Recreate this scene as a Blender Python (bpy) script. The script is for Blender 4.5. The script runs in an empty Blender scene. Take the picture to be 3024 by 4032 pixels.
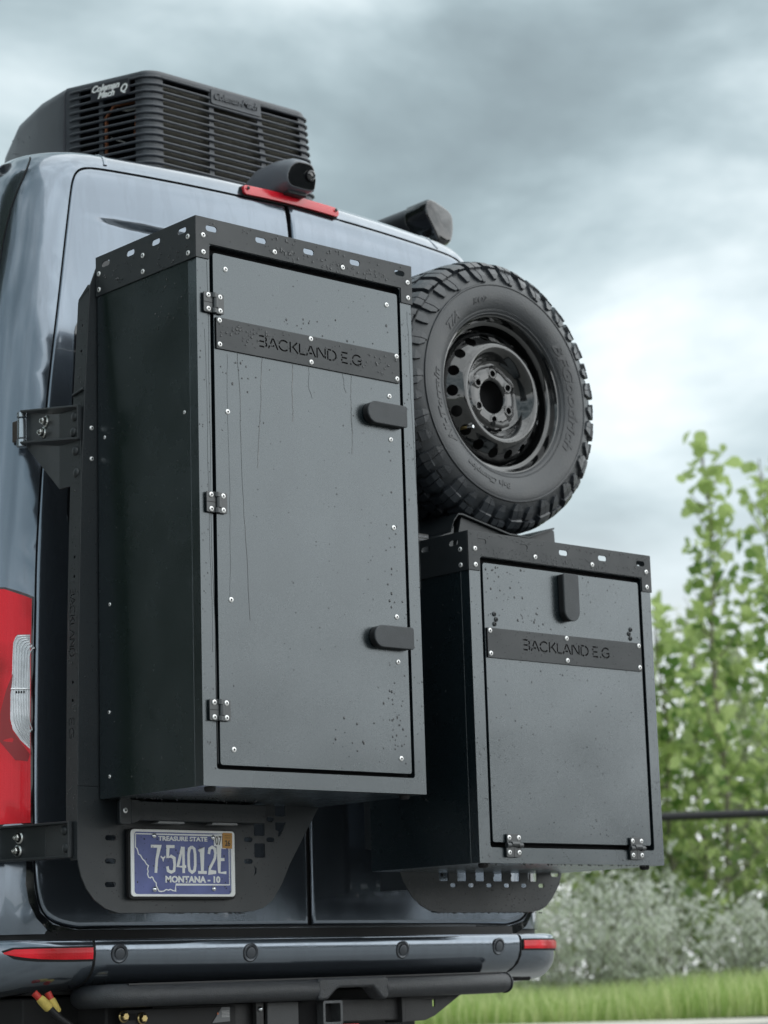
import bpy, bmesh, math, random
from mathutils import Vector, Matrix, geometry
import numpy as np
random.seed(7)
sc = bpy.context.scene
COL = sc.collection
PI = math.pi
SIN, COS = math.sin, math.cos

# ------------------------------------------------------------------ camera
CAMP = Vector((-3.1417, -4.1410, -0.4360))
YAW, PITCH, ROLL = 0.7293, 0.1982, -0.0299
fwd = Vector((SIN(YAW)*COS(PITCH), COS(YAW)*COS(PITCH), SIN(PITCH)))
rgt = Vector((COS(YAW), -SIN(YAW), 0)); upv = rgt.cross(fwd)
r2 = rgt*COS(ROLL) + upv*SIN(ROLL); u2 = -rgt*SIN(ROLL) + upv*COS(ROLL)
cam = bpy.data.cameras.new('camera'); camo = bpy.data.objects.new('camera', cam); COL.objects.link(camo)
mw = Matrix.Identity(4)
for i in range(3):
    mw[i][0] = r2[i]; mw[i][1] = u2[i]; mw[i][2] = -fwd[i]; mw[i][3] = CAMP[i]
camo.matrix_world = mw
cam.sensor_fit = 'VERTICAL'; cam.sensor_height = 36; cam.sensor_width = 27
cam.lens = 9200*36/4032; cam.clip_start = .05; cam.clip_end = 2000
cam.dof.use_dof = True; cam.dof.focus_distance = 5.25; cam.dof.aperture_fstop = 5.3
sc.camera = camo

# ------------------------------------------------------------------ world: overcast sky
SUN_EL, SUN_AZ = math.radians(50), math.radians(140)
w = bpy.data.worlds.new('World'); sc.world = w; w.use_nodes = True
nt = w.node_tree; nt.nodes.clear(); N = nt.nodes.new; Lk = nt.links.new
out = N('ShaderNodeOutputWorld'); bg = N('ShaderNodeBackground'); bg.inputs['Strength'].default_value = .1
sky = N('ShaderNodeTexSky'); sky.sky_type = 'NISHITA'; sky.sun_disc = False
sky.sun_elevation = SUN_EL; sky.sun_rotation = SUN_AZ
tc = N('ShaderNodeTexCoord')
mp = N('ShaderNodeMapping'); mp.inputs['Scale'].default_value = (1, 1, 2.1); mp.inputs['Rotation'].default_value = (.12, .0, .35); mp.inputs['Location'].default_value = (.48, -3.68, 2.12)
Lk(tc.outputs['Generated'], mp.inputs['Vector'])
n1 = N('ShaderNodeTexNoise'); n1.inputs['Scale'].default_value = 4.2; n1.inputs['Detail'].default_value = 7; n1.inputs['Roughness'].default_value = .53; n1.inputs['Distortion'].default_value = .25
Lk(mp.outputs[0], n1.inputs['Vector'])
cr = N('ShaderNodeValToRGB'); Lk(n1.outputs['Fac'], cr.inputs[0])
cr.color_ramp.interpolation = 'B_SPLINE'
e = cr.color_ramp.elements
e[0].position = .27; e[0].color = (.15, .185, .20, 1)
e[1].position = .74; e[1].color = (.80, .83, .84, 1)
for pos, c in ((.42, (.225, .285, .305, 1)), (.52, (.345, .42, .445, 1)), (.62, (.53, .60, .62, 1))):
    x = e.new(pos); x.color = c
# cloud deck is thinner and brighter towards the horizon
sep = N('ShaderNodeSeparateXYZ'); Lk(tc.outputs['Generated'], sep.inputs[0])
mr = N('ShaderNodeMapRange'); Lk(sep.outputs['Z'], mr.inputs['Value'])
mr.inputs['From Min'].default_value = .05; mr.inputs['From Max'].default_value = .235
mr.inputs['To Min'].default_value = .95; mr.inputs['To Max'].default_value = 0; mr.interpolation_type = 'SMOOTHSTEP'
mxh = N('ShaderNodeMix'); mxh.data_type = 'RGBA'; Lk(mr.outputs[0], mxh.inputs[0]); Lk(cr.outputs[0], mxh.inputs[6]); mxh.inputs[7].default_value = (.82, .855, .87, 1)
sc10 = N('ShaderNodeVectorMath'); sc10.operation = 'SCALE'; sc10.inputs['Scale'].default_value = 10; Lk(mxh.outputs[2], sc10.inputs[0])
mx = N('ShaderNodeMix'); mx.data_type = 'RGBA'; mx.inputs[0].default_value = .95
Lk(sky.outputs[0], mx.inputs[6]); Lk(sc10.outputs[0], mx.inputs[7]); Lk(mx.outputs[2], bg.inputs[0]); Lk(bg.outputs[0], out.inputs[0])

sun = bpy.data.lights.new('sun', 'SUN'); sun.energy = 1.5; sun.angle = math.radians(110); sun.color = (1, .99, .97)
so = bpy.data.objects.new('sun', sun); COL.objects.link(so)
sd = Vector((SIN(SUN_AZ)*COS(SUN_EL), COS(SUN_AZ)*COS(SUN_EL), SIN(SUN_EL)))
so.rotation_euler = sd.to_track_quat('Z', 'Y').to_euler(); so.location = (0, -3, 12)
sc.view_settings.view_transform = 'Standard'; sc.view_settings.look = 'None'
sc.view_settings.exposure = .75; sc.view_settings.gamma = 1; sc.view_settings.use_curve_mapping = False
sc.cycles.max_bounces = 8; sc.cycles.diffuse_bounces = 3; sc.cycles.glossy_bounces = 4

# ------------------------------------------------------------------ materials
MATS = {}
def mat(name, col, rough=.5, metal=0, coat=0, bump=0, bscale=400, spec=.5, var=0, vscale=3, emit=None, rvar=0, trans=0, coatr=.03, sheen=0):
    if name in MATS: return MATS[name]
    m = bpy.data.materials.new(name); m.use_nodes = True; t = m.node_tree; b = t.nodes['Principled BSDF']
    if name == 'satin_box_coat': b.inputs['Coat IOR'].default_value = 1.45; b.inputs['Coat Tint'].default_value = (.86, .95, 1, 1)
    b.inputs['Base Color'].default_value = (*col, 1); b.inputs['Roughness'].default_value = rough; b.inputs['Metallic'].default_value = metal
    b.inputs['Specular IOR Level'].default_value = spec; b.inputs['Coat Weight'].default_value = coat; b.inputs['Coat Roughness'].default_value = coatr
    b.inputs['Transmission Weight'].default_value = trans
    co = t.nodes.new('ShaderNodeTexCoord')
    if var or rvar:
        n = t.nodes.new('ShaderNodeTexNoise'); n.inputs['Scale'].default_value = vscale; n.inputs['Detail'].default_value = 6; n.inputs['Roughness'].default_value = .6
        t.links.new(co.outputs['Object'], n.inputs['Vector'])
        if var:
            r = t.nodes.new('ShaderNodeMapRange'); r.inputs['From Min'].default_value = .3; r.inputs['From Max'].default_value = .7
            r.inputs['To Min'].default_value = 1-var; r.inputs['To Max'].default_value = 1+var
            t.links.new(n.outputs['Fac'], r.inputs['Value'])
            s = t.nodes.new('ShaderNodeVectorMath'); s.operation = 'SCALE'; s.inputs[0].default_value = col
            t.links.new(r.outputs[0], s.inputs['Scale']); t.links.new(s.outputs[0], b.inputs['Base Color'])
        if rvar:
            r = t.nodes.new('ShaderNodeMapRange'); r.inputs['From Min'].default_value = .3; r.inputs['From Max'].default_value = .7
            r.inputs['To Min'].default_value = max(.01, rough-rvar); r.inputs['To Max'].default_value = rough+rvar
            t.links.new(n.outputs['Fac'], r.inputs['Value']); t.links.new(r.outputs[0], b.inputs['Roughness'])
    if bump:
        n = t.nodes.new('ShaderNodeTexNoise'); n.inputs['Scale'].default_value = bscale; n.inputs['Detail'].default_value = 3
        t.links.new(co.outputs['Object'], n.inputs['Vector'])
        bm_ = t.nodes.new('ShaderNodeBump'); bm_.inputs['Strength'].default_value = bump; bm_.inputs['Distance'].default_value = .002
        t.links.new(n.outputs['Fac'], bm_.inputs['Height']); t.links.new(bm_.outputs[0], b.inputs['Normal'])
    MATS[name] = m
    if name == 'satin_box_coat':   # sheet metal is never quite flat
        n2 = t.nodes.new('ShaderNodeTexNoise'); n2.inputs['Scale'].default_value = 2.6; n2.inputs['Detail'].default_value = 1.5; t.links.new(co.outputs['Object'], n2.inputs['Vector'])
        b2 = t.nodes.new('ShaderNodeBump'); b2.inputs['Strength'].default_value = .55; b2.inputs['Distance'].default_value = .012
        t.links.new(n2.outputs['Fac'], b2.inputs['Height']); t.links.new(b2.outputs[0], bm_.inputs['Normal']); t.links.new(bm_.outputs[0], b.inputs['Coat Normal'])
        r3 = t.nodes.new('ShaderNodeMapRange'); r3.inputs['To Min'].default_value = .23; r3.inputs['To Max'].default_value = .32; t.links.new(n.outputs['Fac'], r3.inputs[0]); t.links.new(r3.outputs[0], b.inputs['Coat Roughness'])
    return m

def paint_mat():
    m = mat('van_paint', (.19, .225, .27), .2, .85, 1.0, coatr=.015); t = m.node_tree; b = t.nodes['Principled BSDF']
    co = t.nodes.new('ShaderNodeTexCoord')
    # dried rain marks: vertical smears that dull the clear coat a little
    mp = t.nodes.new('ShaderNodeMapping'); mp.inputs['Scale'].default_value = (26, 26, 3.2); t.links.new(co.outputs['Object'], mp.inputs[0])
    n = t.nodes.new('ShaderNodeTexNoise'); n.inputs['Scale'].default_value = 1; n.inputs['Detail'].default_value = 5; n.inputs['Roughness'].default_value = .6; t.links.new(mp.outputs[0], n.inputs[0])
    r = t.nodes.new('ShaderNodeMapRange'); r.inputs['From Min'].default_value = .5; r.inputs['From Max'].default_value = .54; r.inputs['To Min'].default_value = .17; r.inputs['To Max'].default_value = .20
    t.links.new(n.outputs['Fac'], r.inputs[0]); t.links.new(r.outputs[0], b.inputs['Roughness'])
    r = t.nodes.new('ShaderNodeMapRange'); r.inputs['From Min'].default_value = .5; r.inputs['From Max'].default_value = .55; r.inputs['To Min'].default_value = 1; r.inputs['To Max'].default_value = .95
    t.links.new(n.outputs['Fac'], r.inputs[0])
    s = t.nodes.new('ShaderNodeVectorMath'); s.operation = 'SCALE'; s.inputs[0].default_value = (.19, .225, .27); t.links.new(r.outputs[0], s.inputs['Scale']); t.links.new(s.outputs[0], b.inputs['Base Color'])
    n2 = t.nodes.new('ShaderNodeTexNoise'); n2.inputs['Scale'].default_value = 1.6; n2.inputs['Detail'].default_value = 1; t.links.new(co.outputs['Object'], n2.inputs[0])
    bp_ = t.nodes.new('ShaderNodeBump'); bp_.inputs['Strength'].default_value = .03; bp_.inputs['Distance'].default_value = .012
    t.links.new(n2.outputs['Fac'], bp_.inputs['Height']); t.links.new(bp_.outputs[0], b.inputs['Normal']); t.links.new(bp_.outputs[0], b.inputs['Coat Normal'])
    return m
PAINT = paint_mat()
BOXM = mat('satin_box_coat', (.006, .0105, .0125), .27, 0, 1.0, coatr=.27, bump=.07, bscale=900, spec=1.0, rvar=.05, vscale=5)
BANDM = mat('matte_black_plate', (.0105, .0145, .0175), .50, 0, 0, bump=.2, bscale=700, spec=.75, rvar=.06, vscale=9)
RACKM = mat('rack_powder_coat', (.011, .0150, .018), .44, 0, 0, bump=.22, bscale=600, spec=.7, rvar=.06, vscale=8)
BLACK = mat('deep_black', (.006, .006, .007), .7, spec=.2)
GAPM = mat('black_rubber_seal', (.012, .012, .013), .55, spec=.3)
GLOSS = mat('gloss_black', (.008, .009, .011), .07, 0, .8, spec=.6)
STEEL = mat('zinc_steel', (.62, .62, .60), .28, 1, bump=.1, bscale=300)
BRASSY = mat('yellow_zinc', (.62, .48, .22), .3, 1)
CHROME = mat('polished_steel', (.72, .74, .76), .12, 1)
RUBBER = mat('tyre_rubber', (.017, .0205, .025), .38, bump=.35, bscale=260, spec=.8, var=.25, vscale=14, rvar=.08)
WHEELM = mat('black_wheel_enamel', (.006, .0065, .007), .10, 0, 1.0, coatr=.03, spec=.6)
PLAST = mat('grained_black_plastic', (.034, .036, .041), .42, bump=.5, bscale=800, spec=.6, var=.18, vscale=18)
ACM = mat('ac_shroud_plastic', (.058, .064, .075), .36, bump=.45, bscale=500, spec=.6, var=.22, vscale=10, rvar=.08)
TUBEM = mat('textured_step_coating', (.020, .023, .028), .42, bump=1.0, bscale=330, spec=.8, var=.3, vscale=60)
WATER = mat('water_bead', (.025, .027, .030), .04, spec=.5, coat=.5)
WHITEP = mat('plate_white', (.90, .91, .90), .35, coat=.3)
RED = mat('red_lens', (.62, .006, .010), .10, 0, 1, bump=.0, coatr=.02)

def red_prism():
    m = mat('red_prism_lens', (.85, .012, .02), .35, coat=.3, coatr=.05, spec=.3); t = m.node_tree; b = t.nodes['Principled BSDF']
    co = t.nodes.new('ShaderNodeTexCoord')
    wv = t.nodes.new('ShaderNodeTexVoronoi'); wv.distance = 'CHEBYCHEV'; wv.inputs['Scale'].default_value = 140; wv.inputs['Randomness'].default_value = 0.0
    t.links.new(co.outputs['Object'], wv.inputs[0])
    n = t.nodes.new('ShaderNodeTexNoise'); n.inputs['Scale'].default_value = 9; n.inputs['Detail'].default_value = 1; t.links.new(co.outputs['Object'], n.inputs[0])
    cr = t.nodes.new('ShaderNodeValToRGB'); cr.color_ramp.elements[0].position = .35; cr.color_ramp.elements[0].color = (.48, .002, .006, 1)
    cr.color_ramp.elements[1].position = .62; cr.color_ramp.elements[1].color = (.95, .012, .03, 1); t.links.new(n.outputs[0], cr.inputs[0]); t.links.new(cr.outputs[0], b.inputs['Base Color'])
    bp_ = t.nodes.new('ShaderNodeBump'); bp_.inputs['Strength'].default_value = .5; bp_.inputs['Distance'].default_value = .0015
    t.links.new(wv.outputs['Distance'], bp_.inputs['Height']); t.links.new(bp_.outputs[0], b.inputs['Normal']); return m
REDP = red_prism()

# ------------------------------------------------------------------ object helpers
def link(o, parent=None):
    COL.objects.link(o)
    if parent is not None:
        o.parent = parent
        o.matrix_parent_inverse = (INV[parent.name] if parent.name in INV else Matrix.Identity(4))
    return o
INV = {}
def empty(name, loc, label, cat, group=None):
    o = bpy.data.objects.new(name, None); COL.objects.link(o); o.location = loc; o.empty_display_size = .1
    INV[o.name] = Matrix.Translation(-Vector(loc))
    return tag(o, label, cat, group)
def tag(o, label=None, cat=None, group=None, kind=None):
    if label: o['label'] = label
    if cat: o['category'] = cat
    if group: o['group'] = group
    if kind: o['kind'] = kind
    return o

class MB:
    def __init__(s): s.v = []; s.f = []; s.m = []
    def add(s, vs, fs, mi=0):
        o = len(s.v); s.v += [tuple(x) for x in vs]; s.f += [tuple(i+o for i in f) for f in fs]; s.m += [mi]*len(fs); return s
    def box(s, x0, x1, y0, y1, z0, z1, mi=0):
        v = [(x, y, z) for z in (z0, z1) for y in (y0, y1) for x in (x0, x1)]
        return s.add(v, [(0, 2, 3, 1), (4, 5, 7, 6), (0, 1, 5, 4), (2, 6, 7, 3), (0, 4, 6, 2), (1, 3, 7, 5)], mi)
    def tube(s, pts, r, n=12, mi=0, cap=True, ry=None):
        pts = [Vector(p) for p in pts]; k = len(pts); rings = []
        rr = r if isinstance(r, (list, tuple)) else [r]*k
        prev = None
        for i, p in enumerate(pts):
            d = (pts[min(i+1, k-1)] - pts[max(i-1, 0)]).normalized()
            if prev is None:
                a = Vector((0, 0, 1)) if abs(d.z) < .9 else Vector((1, 0, 0))
            else: a = prev
            x = d.cross(a).normalized(); a = x.cross(d).normalized(); prev = a
            rings.append([p + x*rr[i]*COS(2*PI*j/n) + a*(ry or rr[i])*SIN(2*PI*j/n) for j in range(n)])
        vs = [q for R in rings for q in R]; fs = []
        for i in range(k-1):
            for j in range(n):
                fs.append((i*n+j, i*n+(j+1) % n, (i+1)*n+(j+1) % n, (i+1)*n+j))
        if cap: fs += [tuple(reversed(range(n))), tuple((k-1)*n+j for j in range(n))]
        return s.add(vs, fs, mi)
    def lathe(s, prof, o=(0, 0, 0), ax=(0, -1, 0), n=24, mi=0):
        """prof: list of (radius, height along ax)"""
        ax = Vector(ax).normalized(); a = Vector((0, 0, 1)) if abs(ax.z) < .9 else Vector((1, 0, 0))
        x = ax.cross(a).normalized(); y = ax.cross(x); o = Vector(o); vs = []; fs = []; k = len(prof)
        for r, h in prof:
            for j in range(n): vs.append(o + ax*h + x*r*COS(2*PI*j/n) + y*r*SIN(2*PI*j/n))
        for i in range(k-1):
            for j in range(n): fs.append((i*n+j, i*n+(j+1) % n, (i+1)*n+(j+1) % n, (i+1)*n+j))
        return s.add(vs, fs, mi)
    def prism(s, poly, d0, d1, f3, mi=0):
        """poly: 2D pts; f3(a,b,d) -> 3D"""
        n = len(poly); vs = [f3(a, b, d0) for a, b in poly] + [f3(a, b, d1) for a, b in poly]
        fs = [tuple(range(n)), tuple(reversed(range(n, 2*n)))] + [(i, i+n, (i+1) % n+n, (i+1) % n) for i in range(n)]
        return s.add(vs, fs, mi)
    def mesh(s, name, mats):
        me = bpy.data.meshes.new(name); me.from_pydata(s.v, [], s.f)
        for m in (mats if isinstance(mats, (list, tuple)) else [mats]): me.materials.append(m)
        me.polygons.foreach_set('material_index', s.m)
        b = bmesh.new(); b.from_mesh(me); bmesh.ops.recalc_face_normals(b, faces=b.faces); b.to_mesh(me); b.free()
        return me
    def build(s, name, mats, parent=None, bevel=0, smooth=False, seg=2, ang=30):
        o = bpy.data.objects.new(name, s.mesh(name, mats)); link(o, parent); finish(o, bevel, smooth, seg, ang); return o
def finish(o, bevel, smooth, seg=2, ang=30):
    if smooth or bevel:
        o.data.polygons.foreach_set('use_smooth', [True]*len(o.data.polygons))
        o.data.set_sharp_from_angle(angle=math.radians(38))
    if bevel:
        m = o.modifiers.new('edge', 'BEVEL'); m.width = bevel; m.segments = seg; m.limit_method = 'ANGLE'; m.angle_limit = math.radians(ang); m.harden_normals = True; m.use_clamp_overlap = True
def inst(name, me, parent, loc, rot=None, scale=None):
    o = bpy.data.objects.new(name, me); link(o, parent); o.location = loc
    if rot is not None: o.rotation_euler = rot
    if scale: o.scale = scale
    return o

def inpoly(x, y, poly):
    c = False; n = len(poly); j = n-1
    for i in range(n):
        xi, yi = poly[i]; xj, yj = poly[j]
        if (yi > y) != (yj > y) and x < (xj-xi)*(y-yi)/(yj-yi)+xi: c = not c
        j = i
    return c
def bb(poly):
    xs = [p[0] for p in poly]; ys = [p[1] for p in poly]; return min(xs), max(xs), min(ys), max(ys)
def inset(poly, d):
    n = len(poly); A = sum(poly[i][0]*poly[(i+1) % n][1]-poly[(i+1) % n][0]*poly[i][1] for i in range(n)); sg = 1 if A > 0 else -1
    o = []
    for i in range(n):
        p0, p1, p2 = Vector(poly[i-1]), Vector(poly[i]), Vector(poly[(i+1) % n])
        e1 = (p1-p0).normalized(); e2 = (p2-p1).normalized()
        n1 = Vector((-e1.y, e1.x))*sg; n2 = Vector((-e2.y, e2.x))*sg; m = n1+n2
        if m.length < 1e-6: m = n1
        m.normalize(); q = p1+m*d/max(.35, m.dot(n1)); o.append((q.x, q.y))
    return o
def dens(poly, L):
    o = []
    for i in range(len(poly)):
        a, b = poly[i], poly[(i+1) % len(poly)]; k = max(1, int(math.hypot(b[0]-a[0], b[1]-a[1])/L))
        for j in range(k): o.append((a[0]+(b[0]-a[0])*j/k, a[1]+(b[1]-a[1])*j/k))
    return o
def odens(L, d):
    o = [L[0]]
    for a, b in zip(L, L[1:]):
        k = max(1, int(math.hypot(b[0]-a[0], b[1]-a[1])/d)); o += [(a[0]+(b[0]-a[0])*j/k, a[1]+(b[1]-a[1])*j/k) for j in range(1, k+1)]
    return o
def chaikin(L, n=2):
    for _ in range(n):
        o = [L[0]]
        for a, b in zip(L, L[1:]): o += [(a[0]*.75+b[0]*.25, a[1]*.75+b[1]*.25), (a[0]*.25+b[0]*.75, a[1]*.25+b[1]*.75)]
        L = o+[L[-1]]
    return L
def cdt(outer, holes, extra=(), loops=()):
    V = []; E = []
    for L in [outer]+list(holes)+list(loops):
        k = len(V); V += [Vector(p) for p in L]; E += [(k+i, k+(i+1) % len(L)) for i in range(len(L))]
    hb = [bb(h) for h in holes]
    def ok(x, y):
        if not inpoly(x, y, outer): return False
        for h, (a, b, c, d) in zip(holes, hb):
            if a <= x <= b and c <= y <= d and inpoly(x, y, h): return False
        return True
    V += [Vector(p) for p in extra if ok(*p)]
    vs, es, fs, ov, oe, of = geometry.delaunay_2d_cdt(V, E, [], 0, 1e-6)
    T = []
    for f in fs:
        cx = sum(vs[i].x for i in f)/len(f); cy = sum(vs[i].y for i in f)/len(f)
        if ok(cx, cy): T.append(tuple(f))
    return [(p.x, p.y) for p in vs], T
def plate(name, outer, holes, f3, th, mats, parent=None, bevel=0, extra=(), smooth=False, loops=(), hfun=None, back=True, wallmat=0, closed=None):
    """sheet with real cut-outs; f3(a,b,h) maps sheet coordinates (h = height above the sheet's face) to 3D"""
    vs, T = cdt(outer, holes, extra, loops)
    mb = MB(); n = len(vs)
    top = [f3(a, b, hfun(a, b) if hfun else 0) for a, b in vs]
    mb.add(top, T, 0)
    cnt = {}
    for t in T:
        for i in range(len(t)):
            e_ = (t[i], t[(i+1) % len(t)]); k = tuple(sorted(e_)); cnt.setdefault(k, []).append(e_)
    bot = [f3(a, b, -th) for a, b in vs]
    o = len(mb.v); mb.v += bot
    if back: mb.f += [tuple(o+i for i in reversed(t)) for t in T]; mb.m += [wallmat]*len(T)
    for k, l in cnt.items():
        if len(l) == 1:
            a, b = l[0]
            if closed and any(abs(vs[a][0]-c) < 1e-5 and abs(vs[b][0]-c) < 1e-5 for c in closed): continue
            mb.f.append((b, a, o+a, o+b)); mb.m.append(wallmat)
    used = sorted({i for f in mb.f for i in f}); mpg = {u: i for i, u in enumerate(used)}
    mb.v = [mb.v[u] for u in used]; mb.f = [tuple(mpg[i] for i in f) for f in mb.f]
    o = mb.build(name, mats, parent, bevel, smooth)
    if closed:
        b = bmesh.new(); b.from_mesh(o.data); bmesh.ops.remove_doubles(b, verts=b.verts, dist=2e-5); b.to_mesh(o.data); b.free()
        o.data.polygons.foreach_set('use_smooth', [True]*len(o.data.polygons)); o.data.set_sharp_from_angle(angle=math.radians(40))
    return o
def rect(x0, x1, y0, y1, r=0, n=4):
    if not r: return [(x0, y0), (x1, y0), (x1, y1), (x0, y1)]
    o = []
    for cx, cy, a in ((x1-r, y0+r, -PI/2), (x1-r, y1-r, 0), (x0+r, y1-r, PI/2), (x0+r, y0+r, PI)):
        for i in range(n+1): o.append((cx+r*COS(a+PI/2*i/n), cy+r*SIN(a+PI/2*i/n)))
    return o
def slot(cx, cy, w, h, n=5): return rect(cx-w/2, cx+w/2, cy-h/2, cy+h/2, min(w, h)/2*.98, n)
def circ(cx, cy, r, n=20): return [(cx+r*COS(2*PI*i/n), cy+r*SIN(2*PI*i/n)) for i in range(n)]
def FY(y):   # sheet in the x-z plane facing -Y
    return lambda a, b, h: (a, y-h, b)
def FX(x):   # sheet in the y-z plane facing -X
    return lambda a, b, h: (x-h, a, b)
def strokes(polys, wd):
    """open polylines -> closed outlines of constant width"""
    o = []
    for pl in polys:
        L = []; R = []
        for i, p in enumerate(pl):
            p = Vector(p); a = Vector(pl[max(i-1, 0)]); b = Vector(pl[min(i+1, len(pl)-1)]); d = (b-a).normalized(); n = Vector((-d.y, d.x))
            k = 1
            if 0 < i < len(pl)-1:
                d1 = (p-a).normalized(); k = 1/max(.5, abs(Vector((-d1.y, d1.x)).dot(n)))
            L.append(tuple(p+n*wd/2*k)); R.append(tuple(p-n*wd/2*k))
        o.append(L+R[::-1])
    return o
def arc(cx, cy, rx, ry, a0, a1, n=8):
    return [(cx+rx*COS(math.radians(a0+(a1-a0)*i/n)), cy+ry*SIN(math.radians(a0+(a1-a0)*i/n))) for i in range(n+1)]
# stencil alphabet on a unit-height cell: (advance, list of polylines); bridges left open like a laser-cut stencil
STEN = {
 'B': (.86, [[(.06, .98), (.5, .98)], [(.06, .5), (.5, .5)], [(.06, .03), (.5, .03)], arc(.5, .745, .2, .19, 62, -62, 6), arc(.5, .27, .22, .2, 62, -62, 6)]),
 'A': (.92, [[(.02, .0), (.13, .26)], [(.2, .42), (.40, .97)], [(.46, .97), (.86, 0)], [(.27, .28), (.55, .28)]]),
 'C': (.98, [arc(.5, .5, .44, .47, 42, 172, 8), arc(.5, .5, .44, .47, 190, 318, 8)]),
 'K': (.86, [[(.1, 1), (.1, .0)], [(.74, 1), (.25, .47)], [(.38, .52), (.82, .0)]]),
 'L': (.70, [[(.1, 1), (.1, .15)], [(.1, .04), (.62, .04)]]),
 'N': (1.0, [[(.1, 0), (.1, .94)], [(.2, .98), (.76, .14)], [(.86, 1), (.86, .06)]]),
 'D': (.98, [[(.1, .98), (.42, .98)], [(.1, .86), (.1, .03)], [(.2, .03), (.42, .03)], arc(.44, .5, .44, .46, 78, -78, 9)]),
 'E': (.78, [[(.06, .98), (.62, .98)], [(.06, .5), (.56, .5)], [(.06, .03), (.62, .03)], [(.06, .82), (.06, .64)], [(.06, .36), (.06, .18)]]),
 '.': (.24, [[(.08, .04), (.2, .04)]]), ' ': (.38, []),
 'G': (1.0, [arc(.5, .5, .44, .47, 42, 172, 8), arc(.5, .5, .44, .47, 190, 335, 8), [(.55, .45), (.9, .45)]])}
def stencil(txt, x, z, h, wid, rot=0, st=.155):
    tot = sum(STEN[c][0] for c in txt); k = wid/tot; P = []; cx = 0
    for c in txt:
        adv, pl = STEN[c]
        P += [[((cx+px)*k, pz*h) for px, pz in l] for l in pl]; cx += adv
    S = strokes(P, st*h); ca, sa = COS(rot), SIN(rot)
    return [[(x+a*ca-b*sa, z+a*sa+b*ca) for a, b in l] for l in S]

def text_mb(txt, size, f3, th=.0008, offset=0, sx=1, shear=0, align='LEFT', mi=0, mb=None, res=3):
    """raised lettering from Blender's own font: f3(a,b,h)"""
    cu = bpy.data.curves.new('t', 'FONT'); cu.body = txt; cu.size = size; cu.offset = offset; cu.shear = shear; cu.align_x = align; cu.resolution_u = res
    o = bpy.data.objects.new('t', cu); COL.objects.link(o); dg = bpy.context.evaluated_depsgraph_get(); me = bpy.data.meshes.new_from_object(o.evaluated_get(dg))
    bpy.data.objects.remove(o); mb = mb or MB()
    vs = [(v.co.x*sx, v.co.y) for v in me.vertices]; n = len(vs); fs = [tuple(p.vertices) for p in me.polygons]
    cnt = {}
    for t in fs:
        for i in range(len(t)): cnt.setdefault(tuple(sorted((t[i], t[(i+1) % len(t)]))), []).append((t[i], t[(i+1) % len(t)]))
    F = list(fs) + [(b, a, a+n, b+n) for l in cnt.values() if len(l) == 1 for a, b in l]
    mb.add([f3(a, b, th) for a, b in vs]+[f3(a, b, -.0003) for a, b in vs], F, mi)
    bpy.data.meshes.remove(me); bpy.data.curves.remove(cu); return mb

# rivet / screw head, pointing to -Y
def rivet_mesh(r=.0064, h=.0020, mats=None):
    mb = MB(); mb.lathe([(r*1.0, -.0005), (r, h*.35), (r*.82, h*.85), (r*.40, h), ], n=14)
    mb.lathe([(r*.40, h), (r*.38, h*.15), (0.0001, h*.1)], n=14, mi=1)
    me = mb.mesh('rivet', mats or [RIVM, BLACK]); me.polygons.foreach_set('use_smooth', [True]*len(me.polygons)); return me
RIVM = mat('aluminium_rivet', (.86, .86, .85), .32, .55, spec=.8)
RIV = rivet_mesh(); RIVD = rivet_mesh(.0062, .003, [BANDM, BLACK])
DOMEM = None
def dome_mesh(r, h, m, name='bolt_head'):
    mb = MB(); mb.lathe([(r, 0)]+[(r*COS(a), h*SIN(a)) for a in (.3, .6, .9, 1.2, 1.5)]+[(.0001, h)], n=16)
    me = mb.mesh(name, [m]); me.polygons.foreach_set('use_smooth', [True]*len(me.polygons)); return me
def nut_mesh():
    mb = MB(); mb.lathe([(.0145, 0), (.0145, .002), (.011, .004)], n=20); mb.lathe([(.0088, .003), (.0088, .0105), (.0075, .012), (.0045, .012)], n=6)
    mb.lathe([(.0048, .010), (.0048, .0165), (.0001, .0175)], n=12); return mb.mesh('flange_nut', [STEEL])
NUT = nut_mesh()
R_Y = None; R_X = (0, 0, -PI/2)     # a head modelled on -Y turned to face -X
def drops(name, parent, spots, f3, density_label=None):
    """spots: (a, b, r) water beads on a sheet"""
    mb = MB()
    for a, b, r in spots:
        el = random.uniform(.8, 1.5); n = 7; ring = []
        for k, (q, h) in enumerate(((1, 0), (.75, .45), (0, .62))):
            if q:
                for j in range(n): ring.append(f3(a+q*r*COS(2*PI*j/n), b+q*r*el*SIN(2*PI*j/n), .0002+h*r))
            else: ring.append(f3(a, b, .0002+h*r))
        fs = [(j, (j+1) % n, n+(j+1) % n, n+j) for j in range(n)]+[(n+j, n+(j+1) % n, 2*n) for j in range(n)]
        mb.add(ring, fs)
    o = mb.build(name, WATER, parent, smooth=True); o['kind'] = 'stuff'; return o
def scatter(n, x0, x1, z0, z1, r0=.0010, r1=.0026, avoid=None):
    o = []
    while len(o) < n:
        a = random.uniform(x0, x1); b = random.uniform(z0, z1)
        if avoid and avoid(a, b): continue
        o.append((a, b, r0+(r1-r0)*random.random()**2.2))
    return o
def cluster(n, cx, cz, sx, sz, r0=.0012, r1=.003):
    return [(random.gauss(cx, sx), random.gauss(cz, sz), random.uniform(r0, r1)) for _ in range(n)]
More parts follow.
